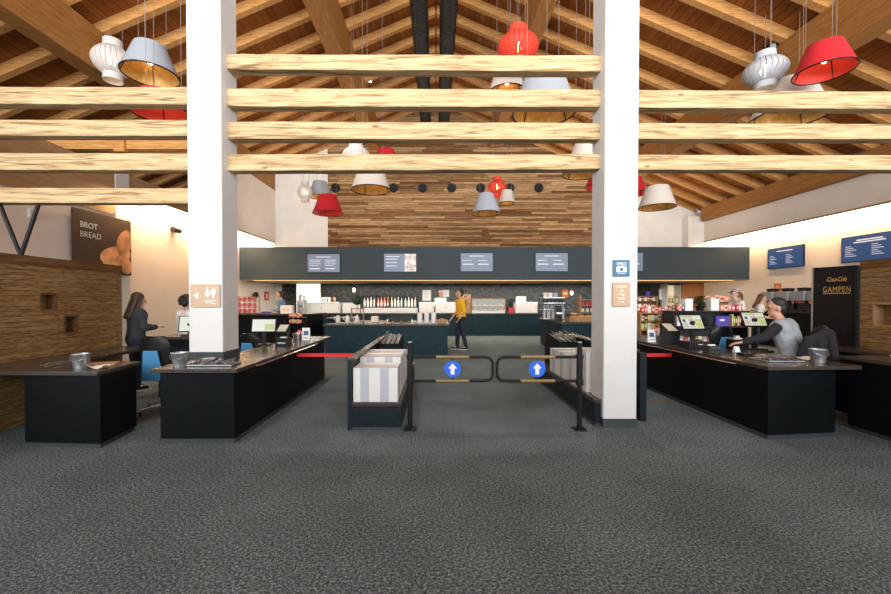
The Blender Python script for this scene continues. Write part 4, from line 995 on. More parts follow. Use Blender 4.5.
# glass showcase with pastries
x0, x1, Yc = X(472,16.2), X(505,16.2), 16.2
o = thing('glass_showcase','glass pastry showcase on the back counter right of the person in yellow','showcase',((x0+x1)/2,Yc+.3,BT)); w = (x1-x0)/2; hh = Z(298.5,Yc)-BT
B().box(-w,w,-.3,.3,0,.09).build('base', m_white, o)
B().box(-w,w,-.3,.3,hh-.03,hh).build('top', m_dkwood, o)
for sx in (-1,1):
    for sy in (-1,1): B().box(sx*w-.02,sx*w+.02,sy*.28-.02,sy*.28+.02,.09,hh-.03).build('corner_post', m_dkwood, o)
B().box(-w+.02,w-.02,-.26,.28,.30,.315).build('glass_shelf', m_steel, o)
B().box(-w+.02,w-.02,-.299,-.294,.09,hh-.03).build('front_pane', m_glass, o)
pas = None
def loaf(loc, m, s, label, group, rot=0):
    global pas
    if pas is None:
        pas = B().ell((0,0,.05),(.12,.07,.05),14,8).build('bread_loaf', m_bread, smooth=60); l = pas
    else: l = pas.copy(); COL.objects.link(l)
    l.location = loc; l.scale = (s,s,s); l.rotation_euler = (0,0,rot); return tag(l, label, 'bread', group)
for k in range(6): loaf((x0+.15+(2*w-.3)*k/5,Yc+.3,BT+.0905),m_bread,.8,'pastry on the lower level of the glass showcase','pastries on the lower showcase level',PI/2)
for k in range(6): loaf((x0+.15+(2*w-.3)*k/5,Yc+.32,BT+.3155),m_bread,.8,'pastry on the upper shelf of the glass showcase','pastries on the upper showcase shelf',PI/2)
# brown crates, papers, little signs on the kitchen wall and counter
x0, x1 = X(460.5,16.5), X(470.5,16.5)
for k in range(4):
    boxthing('wooden_crate', f'flat brown crate in the stack behind the person in yellow, {("lowest","second lowest","second highest","topmost")[k]}', 'crate', x0,x1,16.4,16.7,BT+.001+.19*k,BT+.001+.19*k+.185, m_dkwood, extra=lambda o,w,d,h: B().box(-w*.3,w*.3,-d-.004,-d,h*.5,h*.75).build('hand_slot',m_dk,o))
def wallpaper(label, px0, px1, py0, py1, Y=YB-.033, m=m_paper):
    a, c = at(px0,py0,Y), at(px1,py1,Y); o = thing('wall_sign', label, 'notice', ((a.x+c.x)/2,Y,(a.z+c.z)/2)); w, h = (c.x-a.x)/2, (a.z-c.z)/2
    B().box(-w,w,-.01,0,-h,h).build('sheet', m, o)
    b = B()
    for k in range(5): b.box(-w*.7,w*(.2+.1*(k%3)),-.0125,-.0105,h*(.6-.28*k),h*(.66-.28*k))
    b.build('print', m_fgrey, o); return o
wallpaper('white notice on the black tiles above the white canisters', 422.5,431,290,300.5)
wallpaper('white notice on the black tiles just left of the person in yellow', 442.5,449,290,297)
wallpaper('white notice on the dark wall above the right shelves', 659,666.5,289,299.5, 17.0)
boxthing('microwave','white oven box on the white cabinet beside the bright door','oven',X(321.5,16.5),X(329.5,16.5),16.4,16.75,1.336,Z(297.3,16.5),m_white,extra=lambda o,w,d,h:(B().box(-w*.85,w*.5,-d-.006,-d,h*.15,h*.85).build('door',m_steel,o),B().box(w*.6,w*.8,-d-.006,-d,h*.2,h*.8).build('control_panel',m_plinth,o)))
boxthing('sign_board','white rectangular sign standing on the white cabinet right of the showcase','sign',X(516,16.5),X(526,16.5),16.5,16.53,1.366,Z(296.5,16.5),m_white,extra=lambda o,w,d,h:B().box(-w*.7,w*.7,-d-.002,-d,h*.45,h*.55).build('text_line',m_fgrey,o))
boxthing('red_box','small red box on the back counter beside the showcase','box',X(509,16.4),X(514,16.4),16.4,16.6,BT+.001,BT+.2,m_redp)
def pole_light(px,py,label):
    p = at(px,py,17.35); o = thing('wall_lamp', label, 'lamp', p); B().cyl((0,.09,0),(0,0,0),.015,n=8).build('arm', m_brass, o); B().ell((0,-.02,0),(.07,.07,.1),12,8).build('bulb', mat('small_glow',(1,.85,.6),.4,emit=3,ecol=(1,.82,.55)), o)
pole_light(571.5,293,'small glowing wall lamp on the black tiles near the right column')
pole_light(354,290,'small glowing wall lamp on the black tiles left of the bottles')
o = thing('wall_sign','orange sign on the black tiles near the right column','sign',at(565,293.5,YB-.001)); B().box(-.14,.14,-.02,0,-.17,.17).build('plate',m_orange,o); B().box(-.08,.08,-.023,-.0205,-.05,.05).build('print',m_cream,o)
# central island: jugs, frame, canisters, plant ball
j0 = None
for i, px in enumerate((338,347.5,357)):
    lab = ('white insulated jug nearest the left end of the central island','middle white insulated jug on the central island','white insulated jug right of its two neighbours on the central island')[i]; loc = (X(px,11.0),11.0,IT)
    if j0 is None:
        j0 = thing('insulated_jug', lab, 'jug', loc)
        B().lathe([(.0001,0),(.058,0),(.062,.01),(.060,.12),(.045,.165)],20).build('body', m_white, j0, smooth=50)
        B().lathe([(.045,.165),(.046,.175),(.02,.20),(.0001,.205)],20).build('lid', m_white, j0, smooth=50)
        B().tube([(-.05,0,.15),(-.10,0,.15),(-.11,0,.09),(-.055,0,.05)],.009,8).build('handle', m_white, j0, smooth=60)
        B().cyl((-.03,0,.15),(-.12,0,.145),.018,.012,10).build('spout', m_white, j0)
    else: dup(j0, loc, 0, lab)
o = thing('display_stand','small open wooden frame stand on the central island','stand',(X(357.5,11.4),11.4,IT)); w = .17
for sx in (-1,1): B().box(sx*w-.012,sx*w+.012,-.05,.05,0,.40).build('post', m_dkwood, o)
B().box(-w+.0121,w-.0121,-.03,.03,.36,.39).build('crossbar', m_dkwood, o)
o = thing('plant_ball','round dark green clipped plant ball on a stem on the central island','plant',(X(357,11.8),11.8,IT))
B().lathe([(.0001,0),(.06,0),(.075,.12),(.07,.12),(.0001,.1)],18).build('pot', m_plastk, o); B().cyl((0,0,.1),(0,0,.55),.012,n=8).build('stem', m_dkwood, o)
b = B(); rr = random.Random(3)
for k in range(320):
    a, c = rr.uniform(0,6.28), math.acos(rr.uniform(-1,1)); q = .135+rr.uniform(-.014,.016); p = Vector((q*math.sin(c)*math.cos(a), q*math.sin(c)*math.sin(a), .61+q*math.cos(c)))
    u = Vector((rr.uniform(-1,1),rr.uniform(-1,1),rr.uniform(-1,1))).normalized()*.022; v = u.cross(p-Vector((0,0,.61))).normalized()*.012
    b.add([p-u,p+v,p+u,p-v],[(0,1,2,3)])
b.ell((0,0,.61),.13,16,10); b.build('foliage', m_dgreen, o)
c0 = None
for i, px in enumerate((419.8,426.7,433.6)):
    lab = ('white tall canister, first of three near the right end of the central island','white tall canister, middle of three near the right end of the central island','white tall canister, last of three beside the person in yellow')[i]; loc = (X(px,10.9),10.9,IT)
    if c0 is None:
        c0 = thing('canister', lab, 'canister', loc)
        B().lathe([(.0001,0),(.068,0),(.068,.25),(.05,.28),(.0001,.285)],22).build('body', m_white, c0, smooth=50)
        B().cyl((0,0,.28),(0,0,.32),.014,n=10).build('pump_neck', m_steel, c0); B().box(-.012,.012,-.07,.02,.32,.335).build('pump_head', m_white, c0)
    else: dup(c0, loc, 0, lab)
def basket(label, px, Y, z, w, d, h, cols, n, what, plural):
    x = X(px,Y); o = thing('basket', label, 'basket', (x,Y,z))
    b = B(); b.box(-w,w,-d,-d+.012,.012,h); b.box(-w,w,d-.012,d,.012,h); b.box(-w,-w+.012,-d+.012,d-.012,.012,h); b.box(w-.012,w,-d+.012,d-.012,.012,h); b.build('sides', m_dkwood, o); B().box(-w,w,-d,d,0,.0119).build('bottom', m_dkwood, o)
    big = w > .15; s = .75 if big else .55
    for k in range(n):
        c = k % (6 if big else 2); ly = k // (6 if big else 2)
        loaf((x+(-.205+.205*(c//2) if big else 0), Y+(-.06+.12*(c%2) if big else -.043+.086*(c%2)), z+.0135+.1005*s*ly), None, s, what, plural, R.uniform(-.05,.05))
basket('small brown basket of rolls beside the person in yellow', 442,10.8,IT,.13,.10,.10,None,4,'roll in the small basket beside the person in yellow','rolls in the small island basket')
boxthing('paper_bag','beige paper bag on the central island','bag',X(371.5,11.2),X(378.5,11.2),11.1,11.3,IT,IT+.17,m_cream,.02)
o = thing('serving_tray','long dark tray on the central island','tray',(X(400,11.6),11.6,IT)); B().box(-.34,.34,-.15,.15,0,.02).build('plate',m_plastk,o); B().box(-.34,.34,.13,.15,.0201,.16).build('back_board',m_plastk,o); B().box(-.36,-.341,-.15,.15,0,.06).build('handle',m_steel,o); B().box(.341,.36,-.15,.15,0,.06).build('handle',m_steel,o)
for i, px in enumerate((385,393,401,409)):
    o = thing('coffee_cup','small dark cup in the row near the back of the central island','cup',(X(px,10.75),10.75,IT),0,'cups along the central island'); B().lathe([(.0001,0),(.028,0),(.036,.06),(.033,.06),(.0001,.01)],14).build('cup', m_dkwood, o, smooth=50); B().tube([(.034,0,.05),(.055,0,.04),(.05,0,.02),(.03,0,.015)],.005,6).build('handle', m_dkwood, o)
# right island: cup dispenser, bread, rack
x0, x1, Yd = X(541,12.0), X(563.5,12.0), 12.0
o = thing('cup_stand','steel stand of stacked cups and tins on the right island','stand',((x0+x1)/2,Yd,RT)); w = (x1-x0)/2
for sx in (-1,1):
    for sy in (-1,1): B().box(sx*w-.012,sx*w+.012,sy*.2-.012,sy*.2+.012,0,.74).build('post', m_plinth, o)
lv = (.03,.30,.50,.66)
for z in lv: B().box(-w-.01,w+.01,-.21,.21,z-.02,z).build('shelf', m_steel, o)
k0 = None
def cups(z, n, m, label, group, h, r=.035):
    for i in range(n):
        b = B()
        for q in range(3): b.lathe([(r*.75,h*q/3),(r,h*(q+1)/3),(r*.95,h*(q+1)/3),(.0001,h*q/3+.01)],14)
        c = b.build('paper_cup_stack', m, None, ((x0+x1)/2-w+.06+(2*w-.12)*i/(n-1),Yd-.1,RT+z+.001), smooth=50); tag(c, label, 'cups', group)
cups(.03,5,m_white,'white cup stack on the lowest level of the cup stand','white cups, lowest level of the cup stand',.22,.06); cups(.30,6,m_fgrey,'grey cup stack on the second level of the cup stand','grey cups, second level of the cup stand',.13,.045); cups(.50,6,m_dk,'dark cup stack on the third level of the cup stand','dark cups, third level of the cup stand',.10,.045)
boxthing('sign_board','pale price sign on top of the cup stand','sign',X(557,11.75),X(567,11.75),11.78,11.8,RT+.50,RT+.66,m_fgrey) if False else None
for i,(px,m) in enumerate(((545,m_cream),(550,m_white),(555,m_fgrey))): boxthing('tin', f'{("cream","white","grey")[i]} tin on the top shelf of the cup stand','tin',X(px,12)-.06,X(px,12)+.06,11.95,12.07,RT+.661,RT+.80,m,.01)
boxthing('coffee_grinder','dark angular coffee grinder on the near corner of the right island','grinder',3.40,3.54,11.2,11.5,RT,RT+.34,m_plastk,extra=lambda o,w,d,h:(B().box(-w*1.6,w*.8,-d-.05,-d,h*.55,h*.7).build('spout',m_steel,o),B().box(-w,w,-d*.6,d*.6,h+.001,h+.08).build('hopper',m_plinth,o)))
basket('wooden basket heaped with bread on the right island', 581,10.85,RT,.36,.16,.13,None,14,'brown bread roll heaped in the right island basket','bread rolls in the right island basket')
for k in range(5): loaf((X(568+6*k,11.3),11.32,RT),None,1.1,'long loaf lying behind the bread basket','loaves behind the bread basket',PI/2+.05*k)
x0, x1, Yd = X(579,12.4), X(603,12.4), 12.4
o = thing('shelf_rack','reddish brown rack of jars on the right island beside the column','rack',((x0+x1)/2,Yd,RT)); w = (x1-x0)/2
for sx in (-1,1): B().box(sx*w-.02,sx*w+.02,-.14,.14,0,Z(295,Yd)-RT).build('side', m_dkwood, o)
for z in (.02,.22,.42,.60): B().box(-w+.021,w-.021,-.14,.14,z-.018,z).build('shelf', m_dkwood, o)
def jar(loc, m, label, group, s=1):
    if ('jar',m.name) in bt0: return dup(bt0[('jar',m.name)], loc, label=label, group=group)
    o = thing('jar', label, 'jar', loc, 0, group); B().lathe([(.0001,0),(.045,0),(.047,.01),(.047,.09),(.038,.10)],14).build('glass', m, o, smooth=50); B().lathe([(.042,.1),(.042,.12),(.0001,.12)],14).build('lid', m_dk, o); bt0[('jar',m.name)] = o; return o
for q, z in enumerate((.02,.22,.42)):
    for i in range(5): jar(((x0+x1)/2-w+.09+(2*w-.18)*i/4,Yd-.06,RT+z+.001),(m_salmon,m_cream,m_redp)[q],f'{("salmon","cream","red")[q]} jar on the {("lowest","middle","top")[q]} shelf of the brown rack',f'jars on the {("lowest","middle","top")[q]} shelf of the brown rack')
# left serving counter: pink packages in a wire shelf, boxes, fruit
x0, x1, Yd = X(236,12.75), X(256,12.75), 12.75
o = thing('wire_shelf','wire shelf of pink packages on the left serving counter','shelf',((x0+x1)/2,Yd+.1,LT)); w = (x1-x0)/2
for sx in (-1,1):
    for sy in (-1,1): B().cyl((sx*w,sy*.15,0),(sx*w,sy*.15,.55),.012,n=8).build('post', m_dkwood, o)
for z in (.02,.2,.38,.54): B().box(-w-.012,w+.012,-.162,.162,z-.012,z).build('shelf', m_dkwood, o)
for q, z in enumerate((.02,.2,.38)):
    for i in range(4):
        e = B().ell((0,0,.07),(.065,.07,.07),12,8).build('pink_package', m_pink, None, ((x0+x1)/2-w+.08+(2*w-.16)*i/3, Yd+.07, LT+z+.002), smooth=60); tag(e, f'round pink package on the {("lowest","middle","top")[q]} level of the wire shelf','package',f'pink packages, {("lowest","middle","top")[q]} level of the wire shelf')
boxthing('blue_box','flat blue box on the left serving counter','box',X(262,12.7),X(270,12.7),12.62,12.85,LT,LT+.06,m_purp)
boxthing('paper_box','white box with pale print on the left serving counter before the person in blue','box',X(281.5,12.7),X(293,12.7),12.6,12.8,LT,LT+.26,m_paper,extra=lambda o,w,d,h:B().box(-w*.7,w*.6,-d-.003,-d,h*.3,h*.7).build('print',m_cream,o))
def shelf_unit(label, x0, x1, y0, y1, levels, m, name='shelf_unit', back=True):
    o = thing(name, label, 'shelf', ((x0+x1)/2,(y0+y1)/2,0)); w, d = (x1-x0)/2, (y1-y0)/2; T = levels[-1]
    for sx in (-1,1): B().box(sx*w-(0 if sx < 0 else .025),sx*w+(.025 if sx < 0 else 0),-d,d,0,T-.0251).build('side', m, o)
    for z in levels: B().box(-w+(.0251 if z < T else -.02),w-(.0251 if z < T else -.02),-d,d-.013,z-.025,z).build('shelf', m, o)
    if back: B().box(-w+.0251,w-.0251,d-.012,d,0.02,T-.026).build('back', m, o)
    return o
x0, x1 = X(290,12.2), X(306,12.2)
shelf_unit('low dark shelf with fruit and red packages in front of the left serving counter', x0, x1, 11.9, 12.3, (.05,.45,.75,.93), m_black)
cols = [m_redp,m_salmon,m_orange,m_cream,m_redp,m_paper]
pk0 = {}
def pack(loc, m, s, label, group):
    k = m.name
    if k not in pk0:
        o = thing('package', label, 'package', loc, 0, group); B().box(-.05,.05,-.04,.04,0,.12).build('carton', m, o, bevel=.006); B().box(-.035,.035,-.043,-.0402,.04,.09).build('print', m_cream if m is not m_cream else m_redp, o); pk0[k] = o
    else: o = dup(pk0[k], loc, label=label, group=group)
    o.scale = s; return o
def row(x0, x1, y, z, n, mats, where, sx=1, sz=1):
    for i in range(n):
        m = mats[i%len(mats)]; col = m.name.split('_')[0]
        pack((x0+(x1-x0)*(i+.5)/n, y, z+.0005), m, ((x1-x0)/n/.112*sx,1,sz*R.uniform(.85,1.1)), f'{col} package on the {where}', f'{col} packages on the {where}')
for z, nm in ((.75,'lower'),(.93,'top')): row(x0+.05,x1-.05,12.0,z,5,cols,f'{nm} level of the dark shelf before the left serving counter',1,1.1)
for k in range(4): 
    e = B().ell((0,0,.04),.04,12,8).build('orange_fruit', m_orange if k%2 else m_redp, None, (x0+.10+.09*k,12.15,.9305+.0), smooth=60); tag(e,'round red or orange fruit on the dark shelf before the left serving counter','fruit','fruit on the low dark shelf')
# tall steel coffee boiler with cups left of door
x0, x1, Yd = X(298,15.6), X(306,15.6), 15.6
o = thing('coffee_machine','tall steel coffee machine in front of the bright kitchen door','coffee machine',((x0+x1)/2,Yd,0)); w=(x1-x0)/2
B().box(-w,w,-.2,.2,0,.95).build('cabinet',m_black,o); B().box(-w*.9,w*.9,-.18,.18,.951,1.45).build('body',m_galv,o,bevel=.02); B().lathe([(.0001,1.451),(w*.7,1.451),(w*.7,1.62),(w*.4,1.66),(.0001,1.66)],18).build('hopper',m_steel,o,smooth=40); B().box(-w*.6,w*.6,-.24,-.181,1.2,1.24).build('spout',m_chrome,o)
# wall bits on the left
for i, py in enumerate((296,)):
    o = thing('wall_sign','red fire-safety sign on the left wall near the kitchen door','sign',(XL,16.5,Z(296,16.5))); B().box(0,.03,-.2,.2,-.18,.18).build('plate',m_redp,o); B().box(.0305,.034,-.08,.08,-.1,.1).build('symbol',m_white,o)
o = thing('wall_speaker','small black round loudspeaker on the left wall under the bulkhead','speaker',(XL,15.2,Z(295,15.2))); B().cyl((0,0,0),(.08,0,0),.02,n=8).build('bracket',m_plastk,o); B().ell((.16,0,0),(.10,.14,.12),14,10).build('case',m_plastk,o,smooth=60)
o = thing('wall_spotlight','small black cylinder spotlight on the left wall below the light strip','spotlight',(XL,10.65,Z(230,10.65))); B().cyl((0,0,0),(.10,0,0),.02,n=8).build('bracket',m_plastk,o); B().cyl((.10,-.14,0),(.10,.14,.0),.07,n=16).build('case',m_plastk,o,smooth=40)
# left till desk with monitor before the curly-haired person
o = thing('till_desk','black till desk behind the left column beside the blue chair','desk',(-3.80,6.2,0)); B().box(-.36,.34,-.22,.3,0.0,.86).build('cabinet',m_black,o,bevel=.006); B().box(-.40,.36,-.26,.32,.861,.90).build('worktop',m_top,o); B().box(-.25,.25,-.228,-.2205,.5,.75).build('drawer',m_blackm,o)
till(-3.80,6.15,.901,.35,'tilted till monitor seen beside the left edge of the left column',.30,.26,.35,None,.06)
# right: dark shelf unit with goods
sx0, sx1, sy0, sy1 = X(674,7.9), X(749,7.9), 7.9, 8.3
shelf_unit('dark goods shelf behind the right checkout with plant and white boxes on top', sx0, sx1, sy0, sy1, (.05,.50,.93,1.235), m_plastk)
ST = 1.236
for px0, px1, lab in ((684,691.5,'white tall carton left of the plant on the dark goods shelf'),(709.5,717.5,'white tall carton right of the plant on the dark goods shelf')):
    boxthing('white_carton', lab, 'carton', X(px0,8.05),X(px1,8.05),8.0,8.14,ST,Z(298.7,8.05),m_paper,.004)
o = thing('potted_plant','bushy dark green plant on the dark goods shelf','plant',(X(700,8.08),8.08,ST)); B().lathe([(.0001,0),(.06,0),(.08,.10),(.075,.10),(.0001,.08)],18).build('pot', m_plastk, o)
b = B(); rr = random.Random(5)
for k in range(260):
    a, q, z = rr.uniform(0,6.28), rr.random()**.5*.125, rr.uniform(.06,.30); p = Vector((q*math.cos(a)*(1-.3*abs(z-.18)/.12), q*math.sin(a)*.8, z)); u = Vector((math.cos(a),math.sin(a),rr.uniform(-.3,.6)))*.04; v = Vector((-math.sin(a),math.cos(a),rr.uniform(-.4,.4)))*.016
    b.add([p-u,p+v,p+u,p-v],[(0,1,2,3)])
b.build('foliage', m_dgreen, o)
b = B()
for k in range(8): b.cyl((0,0,.08),(.09*math.cos(k*.8),.08*math.sin(k*.8),.26),.004,n=5)
b.build('stems', m_green, o)
row(X(719,8.05),X(734,8.05),8.05,ST,4,[m_salmon,m_cream,m_salmon,m_pink],'top of the dark goods shelf right of the plant',1,1.0)
row(X(735,8.05),X(741.5,8.05),8.05,ST,4,[m_redp,m_pink,m_paper],'top right end of the dark goods shelf',1,1.1)
row(X(676,8.05),X(683,8.05),8.05,ST,3,[m_redp,m_cream,m_dk],'top left end of the dark goods shelf',1,1.0)
row(X(676,8.05),X(692,8.05),8.05,.931,4,[m_paper,m_purp,m_paper,m_cream],'middle level of the dark goods shelf, left of the tills',1,1.9)
boxthing('sign_board','violet blue sign in the middle level of the dark goods shelf','sign',X(715.5,7.95),X(730,7.95),7.93,7.96,.931,Z(316,7.95),m_purp,.002,extra=lambda o,w,d,h:B().box(-w*.5,w*.2,-d-.002,-d,h*.5,h*.7).build('print',m_white,o))
row(X(730.5,8.05),X(740,8.05),8.05,.931,5,[m_yel,m_grn,m_plinth,m_yel,m_redp],'middle level of the dark goods shelf, right end',1,1.8)
row(sx0+.08,sx1-.08,8.05,.501,14,[m_cream,m_fgrey,m_redp,m_paper,m_yel],'lower level of the dark goods shelf',1,1.8)
# bakery and snack display
dx0, dx1 = X(637,8.9), X(671,8.9)
shelf_unit('wooden snack display crowded with colourful packages beside the right column', dx0, dx1, 8.75, 9.15, (.06,.45,.80,1.0,1.17), m_dkwood, 'snack_display')
row(dx0+.05,dx1-.04,8.85,1.1705,9,[m_redp,m_pink,m_paper,m_redp,m_cream],'top level of the snack display',1,1.1)
row(dx0+.05,dx1-.04,8.85,1.0005,9,[m_cream,m_dk,m_yel,m_paper,m_grn],'second level of the snack display',1,1.0)
row(dx0+.05,dx1-.04,8.85,.8005,9,[m_yel,m_grn,m_paper,m_yel,m_cream],'third level of the snack display',1,1.2)
row(dx0+.05,dx1-.04,8.85,.4505,9,[m_cream,m_salmon,m_paper],'lowest full level of the snack display',1,1.8)
# back right shelves, fridge, copper panel
bx0, bx1 = X(636,16.9), X(658,16.9)
shelf_unit('wall shelf with books and a small plant at the far right of the kitchen', bx0, bx1, 16.9, 17.3, (.4,1.0,1.42,1.62), m_dkwood)
row(bx0+.05,bx1-.05,17.05,1.4205,7,[m_dk,m_paper,m_dk,m_paper,m_redp],'upper board of the far right wall shelf',1,1.3)
row(bx0+.05,bx1-.05,17.05,1.0005,7,[m_cream,m_paper,m_salmon],'lower board of the far right wall shelf',1,2.2)
o = thing('potted_plant','small green plant on the far right wall shelf','plant',(X(648,17.05),17.05,1.6205)); B().lathe([(.0001,0),(.09,0),(.1,.2),(.0001,.19)],14).build('pot',m_purp,o)
b = B()
for k in range(60):
    a = rr.uniform(0,6.28); p = Vector((.1*rr.random()*math.cos(a),.1*rr.random()*math.sin(a),.2+.22*rr.random())); u = Vector((math.cos(a),math.sin(a),.5))*.06; v = Vector((-math.sin(a),math.cos(a),.2))*.02; b.add([p-u,p+v,p+u,p-v],[(0,1,2,3)])
b.build('foliage',m_green,o)
fx0, fx1 = X(667,16.6), X(681,16.6)
o = thing('display_fridge','lit display fridge with shelves between the wall shelf and the copper panel','fridge',((fx0+fx1)/2,16.85,0)); w = (fx1-fx0)/2; T = Z(283.5,16.6)
m_fi = mat('fridge_lit_lining',(.85,.7,.5),.6,emit=.5,ecol=(1,.78,.5))
B().box(-w,-w+.04,-.25,.25,0,T).build('side',m_white,o); B().box(w-.04,w,-.25,.25,0,T).build('side',m_white,o); B().box(-w+.041,w-.041,.2,.25,0,T).build('back',m_fi,o); B().box(-w+.041,w-.041,-.25,.19,T-.06,T).build('top',m_plastk,o)
FL = (.3,.7,1.05,1.35,1.62)
for z in FL: B().box(-w+.041,w-.041,-.22,.19,z-.02,z).build('shelf',m_steel,o)
for q, z in enumerate(FL[:-1]): row(fx0+.05,fx1-.05,16.75,z,4,[[m_grn,m_paper],[m_yel,m_paper],[m_dk,m_cream],[m_grn,m_yel]][q],f'{("lowest","second","third","fourth")[q]} shelf of the lit display fridge',1,1.5)
x0, x1 = X(682.5,16.6), X(704.5,16.6)
o = thing('copper_cabinet','tall copper-fronted cabinet right of the lit display fridge','cabinet',((x0+x1)/2,16.87,0)); w=(x1-x0)/2; B().box(-w,w,-.25,.25,0,Z(280.3,16.4)).build('body',m_copper,o,bevel=.004); B().box(-.004,.004,-.253,-.2505,.1,2.2).build('door_gap',m_dkwood,o)
x0, x1 = X(704,14.0), X(727,14.0)
o = thing('framed_box_row','counter with a row of small pale boxes before the right wall','counter',((x0+x1)/2,14.0,0)); w=(x1-x0)/2; B().box(-w,w,-.2,.3,0,1.35).build('body',m_dkwood,o); B().box(-w-.02,w+.02,-.22,.32,1.351,1.38).build('worktop',m_top,o)
row(x0,x1,13.95,1.381,5,[m_cream,m_salmon,m_cream],'counter before the right wall behind the plant',1,1.9)
# drinks dispensers along the right wall
o = thing('dispenser_counter','dark counter along the right wall carrying the drinks dispensers','counter',(11.0,12.0,0)); B().box(-.45,.39,-1.9,1.3,0,1.07).build('body',m_black,o); B().box(-.5,.39,-1.95,1.35,1.071,1.11).build('worktop',m_top,o)
def dispenser(y, label, k):
    if k: return dup(D0, (10.95,y,1.111), label=label)
    o = thing('drinks_dispenser', label, 'dispenser', (10.95,y,1.111))
    B().box(-.25,.3,-.22,.22,0,.05).build('base',m_plastk,o); B().box(.0,.3,-.22,.22,.0501,.32).build('back',m_plastk,o); B().box(-.22,.3,-.22,.22,.3201,.60).build('head',m_fgrey,o,bevel=.01); B().lathe([(.0001,.601),(.15,.601),(.17,.70),(.0001,.72)],18).build('hopper',m_plastk,o,smooth=40)
    for q in (-.11,.11):
        B().cyl((-.12,q,.25),(-.12,q,.32),.03,n=10).build('tap',m_chrome,o); B().ell((-.235,q,.27),(.03,.04,.04),10,8).build('knob',m_redp if q < 0 else m_orange,o,smooth=60,label='red knob' if q < 0 else 'orange knob')
    return o
for i, y in enumerate((13.0,12.45,11.9,11.35,10.8)):
    o = dispenser(y, ('drinks dispenser farthest along the right wall','second farthest drinks dispenser on the right wall counter','middle drinks dispenser on the right wall counter','second nearest drinks dispenser on the right wall counter','drinks dispenser nearest the black drinks cabinet')[i], i)
    if i == 0: D0 = o
# ================================================================== PEOPLE
def remesh(b, name, m, vox, parent, smooth=2, label=None):
    o = b.build(name, m); r = o.modifiers.new('r','REMESH'); r.mode = 'VOXEL'; r.voxel_size = vox
    if smooth: s = o.modifiers.new('s','SMOOTH'); s.factor = .45; s.iterations = smooth
    me = bpy.data.meshes.new_from_object(o.evaluated_get(bpy.context.evaluated_depsgraph_get()))
    o.modifiers.clear(); o.data = me; me.materials.clear(); me.materials.append(m); me.shade_smooth(); o.parent = parent
    if label: o['label'] = label
    return o
def stand(h=1.75, armL=None, armR=None, lean=0, step=0):
    s = h/1.75
    J = dict(pelvis=(0,0,.95), waist=(0,-.3*lean,1.09), chest=(0,-.7*lean,1.30), neck=(0,.01-lean,1.46), head=(0,-.015-lean*1.15,1.625))
    for sg, k, arm in ((-1,'L',armL),(1,'R',armR)):
        J['sh'+k] = (sg*.185,.01-lean,1.415); J['el'+k], J['wr'+k] = arm or ((sg*.245,.03-lean*.8,1.13),(sg*.235,-.06-lean*.8,.90))
        st = step*sg
        J['hip'+k] = (sg*.09,0,.92); J['kn'+k] = (sg*.10,-.02+st*.5,.50); J['an'+k] = (sg*.10,.02+st,.085); J['toe'+k] = (sg*.115,-.13+st,.035)
    return {k: Vector(v)*s for k, v in J.items()}, s
